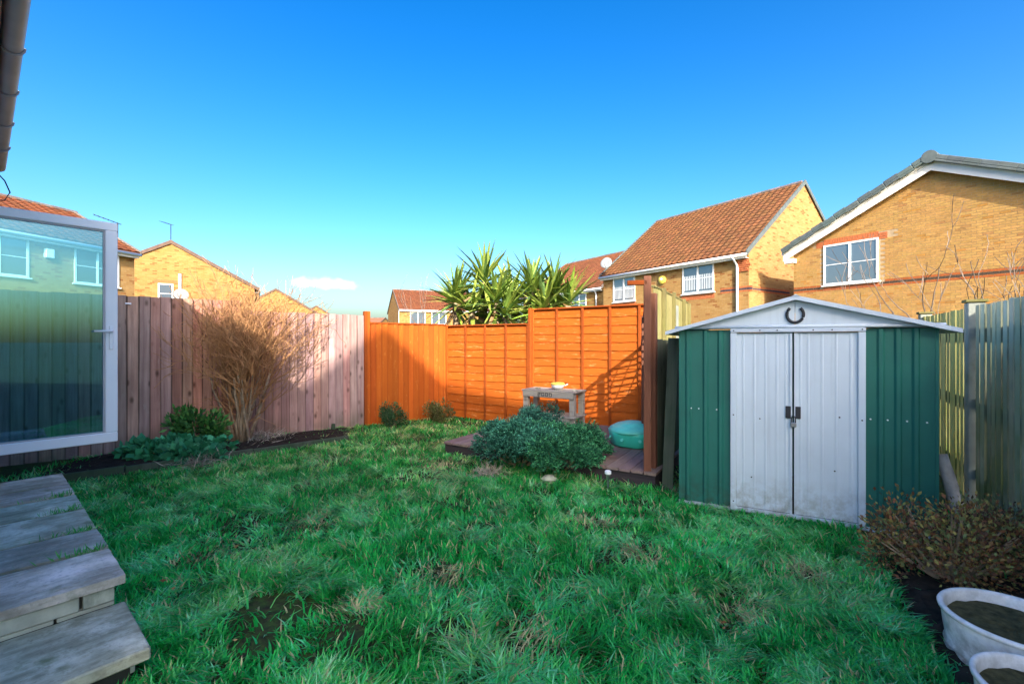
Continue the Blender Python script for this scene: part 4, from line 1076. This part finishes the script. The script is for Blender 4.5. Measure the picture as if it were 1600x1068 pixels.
# spiky yucca behind the panel
def yucca():
    meshes = []
    for q in range(6):
        n = 5; vs = []; Ls = random.uniform(.72,.98); droop = random.uniform(.0,.22)
        for k in range(n+1):
            s = k/n; wd = .044*(1-s)**.6*min(1, .6+s*3)*1.25 if k < n else .0
            x = Ls*s; z = -droop*s*s*Ls
            vs += [(x, -wd, z+.010*(1-s)), (x, 0, z-.006*(1-s)), (x, wd, z+.010*(1-s))]
        m = MB(); m.add(vs, [(k*3+i, k*3+i+1, k*3+i+4, k*3+i+3) for k in range(n) for i in range(2)]); meshes.append(m)
    cols = [(.24,.33,.05), (.16,.26,.045), (.33,.40,.08), (.10,.18,.045)]
    dead = [(.36,.25,.11), (.30,.19,.09)]
    M_ = NT('yucca_leaf'); gv, ov, oi = M_.ovec((4,60,4)); nn = M_.noise(gv, 1, 3)
    c = M_.mix(1.0, oi.outputs['Color'], M_.mix(M_.rng(nn,.3,.7), (.75,.75,.75), (1.15,1.15,1.1)), 'MULTIPLY'); M_.base(c, .45, .4)
    mes = [m.mesh('leaf', M_.m) for m in meshes]
    plants = [('tall spiky yucca with leaf rosettes at the left of its clump', [(712,464,9.9,84), (757,434,9.8,84), (738,480,9.6,60)], 1),
              ('spiky yucca with drooping yellow green leaves in the clump centre', [(774,466,9.5,95), (800,464,9.9,80), (790,486,9.3,50)], 0),
              ('broad spiky yucca at the right of its clump above the tall panel', [(832,450,9.7,90), (866,450,10.0,90), (850,476,9.4,60), (888,470,9.8,60)], 0)]
    for label, heads, stalk in plants:
        base = px(heads[0][0]+8, 534, heads[0][2]); 
        t = thing('yucca_plant', label, 'plant', (base.x, base.y, 0), 0, 'spiky yucca plants behind the orange fence')
        for hx, hy, z, cnt in heads:
            p = px(hx, hy+8, z) - Vector((base.x, base.y, 0))
            m = MB(); m.tube([(p.x*.3, p.y*.3, 0), (p.x*.8, p.y*.8, p.z*.5), p], [.11,.09,.07], 9); m.build('trunk', m_bark, t, smooth=True)
            for k in range(cnt):
                el = R(random.choice((random.uniform(20,86), random.uniform(-10,60), random.uniform(-62,15)))); az = random.uniform(0, 2*math.pi)
                isdead = el < R(-25) and random.random() < .4
                o = place(random.choice(mes), 'leaf', t, p + Vector((0,0,.14*math.sin(el)-.05)))
                o.rotation_euler = (random.uniform(-.5,.5), -el, az); s = random.uniform(.8,1.12); o.scale = (s, s*1.0, s)
                o.color = (*jit(random.choice(dead if isdead else cols), .2), 1)
            if stalk and hx == 758:
                m = MB(); q0 = p+Vector((0,-.1,.05)); m.tube([q0, q0+Vector((.06,-.05,.35))], [.02,.012], 6)
                for k in range(150):
                    a_ = q0+Vector((random.gauss(.05,.09), random.gauss(-.1,.07), .2+random.gauss(0,.13))); m.tube([a_, a_+Vector((random.gauss(0,.03),random.gauss(0,.03),random.gauss(0,.03)))], .008, 3, cap=False)
                m.build('dried_flower_stalk', m_twig, t)
yucca()

# bare trees
def bare_tree(name, label, base, h, r, spread, depth, seeds, mat, lean=(0,0), group=None, limbs=5, up=.22):
    random.seed(seeds)
    t = thing(name, label, 'tree', (base[0], base[1], 0), 0, group)
    m = MB(); m.tube([(0,0,0),(lean[0]*.3,lean[1]*.3,h*.22),(lean[0]*.6,lean[1]*.6,h*.40)], [r,r*.85,r*.7], 8); m.build('trunk', mat, t, smooth=True)
    for k in range(limbs):
        b = MB(); a = 2*math.pi*k/limbs + random.uniform(-.4,.4)
        q = Vector((lean[0]*.6, lean[1]*.6, h*random.uniform(.26,.40)))
        branch_tree(b, q, (spread*math.cos(a), spread*math.sin(a)*.6, 1), h*.30, r*.45, depth, .34, 4, (1,3), up, None, .74, 5, .12, .0045)
        b.build('limb', mat, t)
bare_tree('bare_tree', 'bare thin branched fruit tree in front of the right brick gable', (6.35,7.4), 2.9, .055, .85, 3, 21, m_bark_pale, limbs=6)
bare_tree('bare_tree', 'second bare sapling close behind the right fence at the frame edge', (6.9,6.3), 2.7, .045, .8, 3, 28, m_bark_pale, limbs=6)
bare_tree('bare_sapling', 'slim bare sapling in front of the small far house', (-2.75,13.5), 3.4, .045, .25, 2, 5, m_bark_pale, limbs=3)
random.seed(99)

# ------------------------------------------------------------------ edging, pots, small things
m = MB(); a = bedA+Vector((-.3,-.27)); dd = (bedB-bedA).normalized()
t = thing('bed_edging', 'long low timber edging between lawn and left flower bed', 'edging', (a.x, a.y, 0), heading(dd))
u = 0
for k, ln_ in enumerate((1.35,1.2,1.2)):
    MB().box(u, u+ln_-.01, -.02, .02, 0, .11-.012*k).build('board', m_dark_board, t, bevel=.004, rz=(0,0,R(.5*(k-1)))); u += ln_

def pot(label, c, r, h):
    t = thing('plant_pot', label, 'pot', (c[0], c[1], .02), 0, 'white glazed bowl planters')
    m = MB(); m.lathe([(r*.88,.0),(r*.905,.010),(r*.88,.024),(r*.915,.034),(r*.885,.044),(r*.925,h*.55),(r*.95,h*.86),(r*.945,h*.88),(r*.99,h*.90),(r*1.0,h*.955),(r*.98,h*.995),(r*.95,h),(r*.915,h*.985),(r*.90,h*.93),(r*.86,h*.6)], 56); m.build('bowl', m_pot, t, smooth=True)
    m = MB(); n = 28; vs = [(0,0,h*.74)]
    for j in range(1,7):
        for k in range(n): vs.append((r*.885*j/6*math.cos(2*math.pi*k/n), r*.885*j/6*math.sin(2*math.pi*k/n), h*.74+random.uniform(-.006,.006)))
    fs = [(0,1+k,1+(k+1)%n) for k in range(n)] + [(1+(j-1)*n+k, 1+j*n+k, 1+j*n+(k+1)%n, 1+(j-1)*n+(k+1)%n) for j in range(1,6) for k in range(n)]
    m.add(vs, fs); m.build('soil', m_potsoil, t)
pot('larger white glazed bowl planter of soil at the lower right', (2.16,1.95), .25, .20)
pot('smaller white bowl planter cut by the bottom right corner', (1.85,1.555), .205, .19)

# solar light
b = gpx(950,768); t = thing('solar_light', 'small white topped solar stake light by the deck corner', 'garden light', (b.x, b.y, 0))
m = MB(); m.tube([(0,0,0),(0,0,.155)], .008, 6); m.build('stake', m_steel, t)
m = MB(); m.tube([(0,0,.12),(0,0,.17)], [.014,.022], 10); m.build('lens', m_steel, t)
m = MB(); m.tube([(0,0,.17),(0,0,.195),(0,0,.203)], [.030,.030,.018], 12); m.build('cap', m_white, t)

# table with bowl
TA = RR + E*.25 - FF*.74 + Vector((-.0,0)); TW, TDp, TZ = .86, .42, .70
t = thing('potting_table', 'weathered grey wooden table with lower shelf on the deck', 'table', (TA.x, TA.y, .153), heading(E))
for i in range(3): MB().box(0, TW, i*.142, i*.142+.136, TZ-.153-.022, TZ-.153).build('top_board', m_bench, t, bevel=.003)
MB().box(.02, TW-.02, .0, .022, TZ-.153-.10, TZ-.153-.023).build('apron', m_bench, t, bevel=.002); MB().box(.02, TW-.02, TDp-.022, TDp, TZ-.153-.085, TZ-.153-.023).build('apron', m_bench, t)
for x in (.02, TW-.09):
    for y in (.023, TDp-.09): MB().box(x-.005, x+.075, y, y+.07, 0, TZ-.153-.024).build('leg', m_bench, t, bevel=.004)
for i in range(3): MB().box(-.0, TW, -.01+i*.148, -.01+i*.148+.14, .17, .19).build('shelf_board', m_bench, t, bevel=.003)
MB().box(.09, TW-.09, .0, .02, .10, .168).build('shelf_rail', m_bench, t)
# four dark marks cut in the front edge
gl_ = MB()
for k in range(4):
    x0 = .28+k*.062; z0 = TZ-.153-.078; w_, h_ = .036, .040; y_ = -.004
    def seg(a, b):
        gl_.box(min(a[0],b[0])*w_+x0-.004, max(a[0],b[0])*w_+x0+.004, y_, .001, min(a[1],b[1])*h_+z0-.004, max(a[1],b[1])*h_+z0+.004)
    if k == 0:
        for s_ in (((0,1),(1,1)),((1,1),(1,.5)),((0,.5),(1,.5)),((0,.5),(0,0)),((0,0),(1,0))): seg(*s_)
    else:
        for s_ in (((0,1),(1,1)),((0,0),(1,0)),((0,0),(0,1)),((1,0),(1,1))): seg(*s_)
gl_.build('carved_marks', m_iron, t)
TMx = Matrix.Translation((TA.x, TA.y, TZ)) @ Matrix.Rotation(heading(E), 4, 'Z')
p = TMx @ Vector((.50,.2,0)); t = thing('enamel_bowl', 'round enamel bowl with yellow rim on the grey table', 'bowl', p)
m = MB(); m.lathe([(.001,0),(.05,0),(.085,.03),(.10,.075),(.093,.075),(.078,.034),(.001,.01)], 24); m.build('bowl', m_metal_bowl, t, smooth=True)
m = MB(); m.lathe([(.096,.073),(.106,.078),(.100,.098),(.085,.104),(.001,.108)], 24); m.build('lid', m_yellow_paint, t, smooth=True)
m = MB(); m.tube([(.10,0,.06),(.13,0,.07),(.15,0,.085)], .010, 6); m.build('handle', m_metal_bowl, t)
for lab, x, y, r_, h_, mt in (('flat grey stone at the left end of the grey table', .18, .18, .045, .018, m_slab), ('flat pale stone at the right end of the grey table', .78, .2, .05, .016, m_step_brick)):
    p = TMx @ Vector((x, y, 0)); m = MB(); m.lathe([(.001,0),(r_*.9,0),(r_,h_*.5),(r_*.8,h_),(.001,h_*1.05)], 9)
    o = m.build('stone', mt, None, loc=p); tag(o, lab, 'stone')
# plants between the table and shelf
p = TMx @ Vector((.42,-.28,0)); leafy_bush('seedling_plant', 'spindly pale seedling growing up in front of the table shelf', 'plant', (p.x, p.y), .16, .10, .62, 110, .045, [[.20,.24,.08],[.26,.22,.09]], m_leaf, .35, lump=7, stems=7)
# teal sandpit tub
b = Vector((1.47,5.52))
t = thing('plastic_tub', 'turquoise plastic lidded sandpit tub on the deck by the trellis', 'tub', (b.x, b.y, .154), heading(E)); t.scale = (.86,.86,.90)
m = MB(); prof = [(.26,0),(.31,.02),(.335,.15),(.345,.20),(.33,.205)]
n = 48; vs = []
for r_, z_ in prof:
    for k in range(n):
        a = 2*math.pi*k/n; q = r_*(1+.045*math.cos(6*a)); vs.append((q*math.cos(a), q*math.sin(a)*.9, z_))
m.add(vs, [(i*n+k, i*n+(k+1)%n, (i+1)*n+(k+1)%n, (i+1)*n+k) for i in range(len(prof)-1) for k in range(n)]); m.build('tub', m_teal, t, smooth=True)
m = MB(); m.lathe([(.32,.215),(.325,.235),(.25,.275),(.18,.285),(.17,.30),(.10,.315),(.001,.32)], 40, Matrix.Rotation(R(4),4,'X')); m.build('lid', m_teal_light, t, smooth=True)
for a in (-100, -60, -140):
    q = Vector((.345*math.cos(R(a)), .9*.345*math.sin(R(a)), .11)); m = MB(); m.tube([q, q*1.03], .022, 8); m.build('boss', m_teal_light, t)

# bits in the lawn: cut stump, straw
b = gpx(520,676); m = MB(); m.tube([(b.x,b.y,0),(b.x+.01,b.y,.14)], [.035,.03], 8); tag(m.build('stump', m_dark_board, None), 'short dark stump at the foot of the left fence', 'stump')
b = gpx(952,0+742); b = gpx(858,752); m = MB(); m.lathe([(.001,0),(.07,0),(.085,.03),(.05,.06),(.001,.07)], 8); tag(m.build('stone', m_step_brick, None, loc=(b.x,b.y,0)), 'pale stone lying in front of the conifer bushes', 'stone')

# ------------------------------------------------------------------ grass
def inside_lawn(X, Y):
    ok = np.ones(len(X), bool)
    n = np.array([ON.x, ON.y]); pw = X*n[0]+Y*n[1]; uu = X*OX.x+Y*OX.y
    ok &= pw > -.12
    ok &= ~((uu > 2.84) & (uu < 5.4) & (pw < .44)); ok &= ~((uu > 2.36) & (uu <= 2.86) & (pw < .45))
    # left fence and bed
    fl = (X-P1.x)*.6-(Y-P1.y)*.8; ok &= fl > .03
    be = (bedB-bedA).normalized(); bb = (X-bedA.x)*be.y-(Y-bedA.y)*be.x; al = (X-bedA.x)*be.x+(Y-bedA.y)*be.y
    inbed = (bb < .0) & (al < (bedB-bedA).length)
    ok &= ~(inbed & (rng.random(len(X)) > .22))
    # orange fences
    dq = (Q-P1).normalized(); ok &= ((X-P1.x)*dq.y-(Y-P1.y)*dq.x) > .03
    ok &= ((SS.x-X)*FF.x+(SS.y-Y)*FF.y) > .03
    # deck
    de = (X-T0.x)*E.x+(Y-T0.y)*E.y; df = (X-T0.x)*FF.x+(Y-T0.y)*FF.y
    ok &= ~((de > -.01) & (de < 2.61) & (df > -.03)); ok &= ~((de > 2.0) & (de < 2.75) & (df > -.13) & (rng.random(len(X)) < .8)); ok &= ~((de > 2.6) & (df > 1.0))
    # shed
    sx = (X-SO.x)*SD.x+(Y-SO.y)*SD.y; sy = (X-SO.x)*SB.x+(Y-SO.y)*SB.y
    ok &= ~((sx > -.01) & (sx < 1.75) & (sy > -.03))
    # right bed
    a = np.array((1.55,1.35)); b = np.array((2.30,2.85)); dd = (b-a)/np.linalg.norm(b-a)
    rb = (X-a[0])*dd[1]-(Y-a[1])*dd[0]; ok &= ~((rb > 0) & (rng.random(len(X)) > .04))
    return ok
def vnoise(X, Y, sc, seed):
    r = np.random.default_rng(seed); G = r.random((64,64))
    x = X*sc+31.3; y = Y*sc+17.7; i = np.floor(x).astype(int); j = np.floor(y).astype(int); u = x-i; v = y-j
    u = u*u*(3-2*u); v = v*v*(3-2*v); g = lambda a, b: G[a % 64, b % 64]
    return (g(i,j)*(1-u)+g(i+1,j)*u)*(1-v)+(g(i,j+1)*(1-u)+g(i+1,j+1)*u)*v
BARE = [gpx(430,962), gpx(392,1010), gpx(540,990), gpx(690,985)]
STRAW = [gpx(690,728), gpx(760,742), gpx(560,955), gpx(925,820), gpx(1090,770), gpx(1000,870), gpx(700,900), gpx(1250,900), gpx(820,1000), gpx(1150,960), gpx(480,820), gpx(330,870)]
def grass():
    N = 480000
    Y = .95 + (8.3-.95)*rng.random(N)**1.55
    X = (rng.random(N)*2-1)*1.2*Y*1.0
    k = (X > -5.2) & (X < 4); X, Y = X[k], Y[k]
    k = inside_lawn(X, Y); X, Y = X[k], Y[k]
    dens = .55*vnoise(X,Y,2.6,1)+.3*vnoise(X,Y,7,2)+.15*vnoise(X,Y,18,3)
    keep = rng.random(len(X)) < np.clip(.30+1.5*(dens-.25), .18, 1)
    bare = np.zeros(len(X)); straw = np.zeros(len(X))
    for c, r in zip(BARE, (.13,.07,.05,.06)): bare = np.maximum(bare, 1-np.hypot((X-c.x), (Y-c.y))/(r*(1.2+.8*vnoise(X,Y,9,5))))
    for c, r in zip(STRAW, (.26,.2,.14,.2,.2,.16,.16,.16,.14,.16,.18,.14)): straw = np.maximum(straw, 1-np.hypot((X-c.x), (Y-c.y))/(r*(1.0+.8*vnoise(X,Y,9,6))))
    keep &= ~((bare > .0) & (rng.random(len(X)) < .88)); keep &= ~((straw > .2) & (rng.random(len(X)) < .12))
    X, Y, dens, straw = X[keep], Y[keep], dens[keep], straw[keep]
    n = len(X); print('grass blades', n)
    tall = vnoise(X,Y,1.6,9)*.6+vnoise(X,Y,5,10)*.4
    h = (.032+.055*tall)*(.6+.8*rng.random(n)); h *= np.where(straw > 0, .8, 1)
    wd = (.0032+.0028*rng.random(n))*(1+.10*np.maximum(0, Y-2.5))
    az = 9*vnoise(X,Y,8,12) + rng.normal(0,1.0,n); tuft = .6*vnoise(X,Y,5.5,21)+.4*vnoise(X,Y,14,22); lean = .3+.95*rng.random(n)+1.0*np.clip(tuft-.42,0,1)*2
    dx, dy = np.cos(az), np.sin(az); sx, sy = -dy, dx
    z0 = np.zeros(n)
    def pt(s, off):  # along the blade
        out = h*lean*s**1.6; up = h*(s-.24*lean*s*s)
        return np.stack([X+dx*out+sx*off, Y+dy*out+sy*off, z0+up], 1)
    V = np.stack([pt(0,-wd), pt(0,wd), pt(.5,-wd*.85), pt(.5,wd*.85), pt(1.0,0*wd)], 1).reshape(-1,3)
    b = np.arange(n)*5
    Fq = np.stack([b,b+1,b+3,b+2],1); Ft = np.stack([b+2,b+3,b+4],1)
    tn = .6*vnoise(X,Y,5.5,21)+.4*vnoise(X,Y,14,22)
    deep = np.array([[.010,.42,.06],[.025,.50,.085],[.012,.36,.07]]); mid = np.array([[.030,.52,.11],[.075,.58,.11],[.025,.46,.14]]); mint = np.array([[.10,.66,.25],[.07,.62,.19],[.22,.74,.36],[.14,.66,.16]])
    q = tn + rng.normal(0,.09,n); r3 = rng.integers(0,3,n)
    C = np.where((q < .44)[:,None], deep[r3], np.where((q < .60)[:,None], mid[r3], mint[rng.integers(0,4,n)]))*(.75+.5*rng.random((n,1)))
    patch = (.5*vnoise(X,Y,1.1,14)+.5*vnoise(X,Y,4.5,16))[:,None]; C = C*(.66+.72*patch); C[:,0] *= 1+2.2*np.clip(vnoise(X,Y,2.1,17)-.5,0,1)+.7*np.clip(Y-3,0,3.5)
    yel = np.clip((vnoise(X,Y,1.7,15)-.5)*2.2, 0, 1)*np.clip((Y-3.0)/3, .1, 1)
    dead = (rng.random(n) < .07+.25*yel+ .5*np.clip(straw*1.3,0,1))
    C[dead] = np.array([.58,.52,.27])*(.5+.75*rng.random((dead.sum(),1)))
    C5 = np.repeat(C, 5, 0); s = 1.0
    stuff(place(npmesh('grass', V, Ft, Fq, C5*s, m_grass), 'grass'))
grass()
def straw_tuft(label, p, r, n, h=.1):
    pts = rng.normal(0, r/2, (n,2)); P = np.stack([pts[:,0], pts[:,1], .02+.5*h*rng.random(n)], 1)
    ax = np.stack([rng.normal(0,1,n), rng.normal(0,1,n), rng.normal(.35,.5,n)], 1)
    V, Fq, C = leaf_cloud(P, ax, .07+.10*rng.random(n), .05, palette(n, [[.38,.33,.26],[.30,.26,.20],[.42,.38,.30]], .2))
    o = place(npmesh('dead_grass', V, None, Fq, C, m_dead), 'dead_grass', None, (p.x, p.y, 0)); tag(o, label, 'dead grass')
straw_tuft('pale dead grass tuft at the edge of the left bed', gpx(312,730), .20, 420, .16)
straw_tuft('straw coloured dead stems under the bare shrub', gpx(410,690), .36, 500, .10)
straw_tuft('flattened straw patch on the lawn before the conifers', gpx(765,745), .14, 260, .05)

def litter():
    n = 130; Y = 1.6+6*rng.random(n)**1.3; X = (rng.random(n)*2-1)*1.05*Y; k = inside_lawn(X, Y) & (X > -4.4) & (X < 2.9); X, Y = X[k], Y[k]; n = len(X)
    P = np.stack([X, Y, .035+.05*rng.random(n)], 1); ax = np.stack([rng.normal(0,1,n), rng.normal(0,1,n), rng.normal(0,.25,n)], 1)
    V, Fq, C = leaf_cloud(P, ax, .018+.022*rng.random(n), .5, palette(n, [[.30,.18,.08],[.42,.30,.14],[.22,.12,.06]], .2), .3)
    stuff(place(npmesh('fallen_leaves', V, None, Fq, C, m_dead), 'fallen_leaves'))
litter()

def joint_grass():
    PX = []; AX = []
    for u in (3.25, 3.63, 4.14, 4.57):
        for q in range(70):
            v = -.58+abs(random.gauss(0,.10)); p = own(u+random.gauss(0,.006), v); PX.append((p.x, p.y, .285)); AX.append((random.gauss(0,.45), random.gauss(0,.45), 1))
    n = len(PX); V, Fq, C = leaf_cloud(np.array(PX), np.array(AX), .03+.035*rng.random(n), .09, palette(n, [[.05,.34,.07],[.10,.40,.09]], .2))
    stuff(place(npmesh('joint_grass', V, None, Fq, C, m_leaf), 'joint_grass'))
joint_grass()
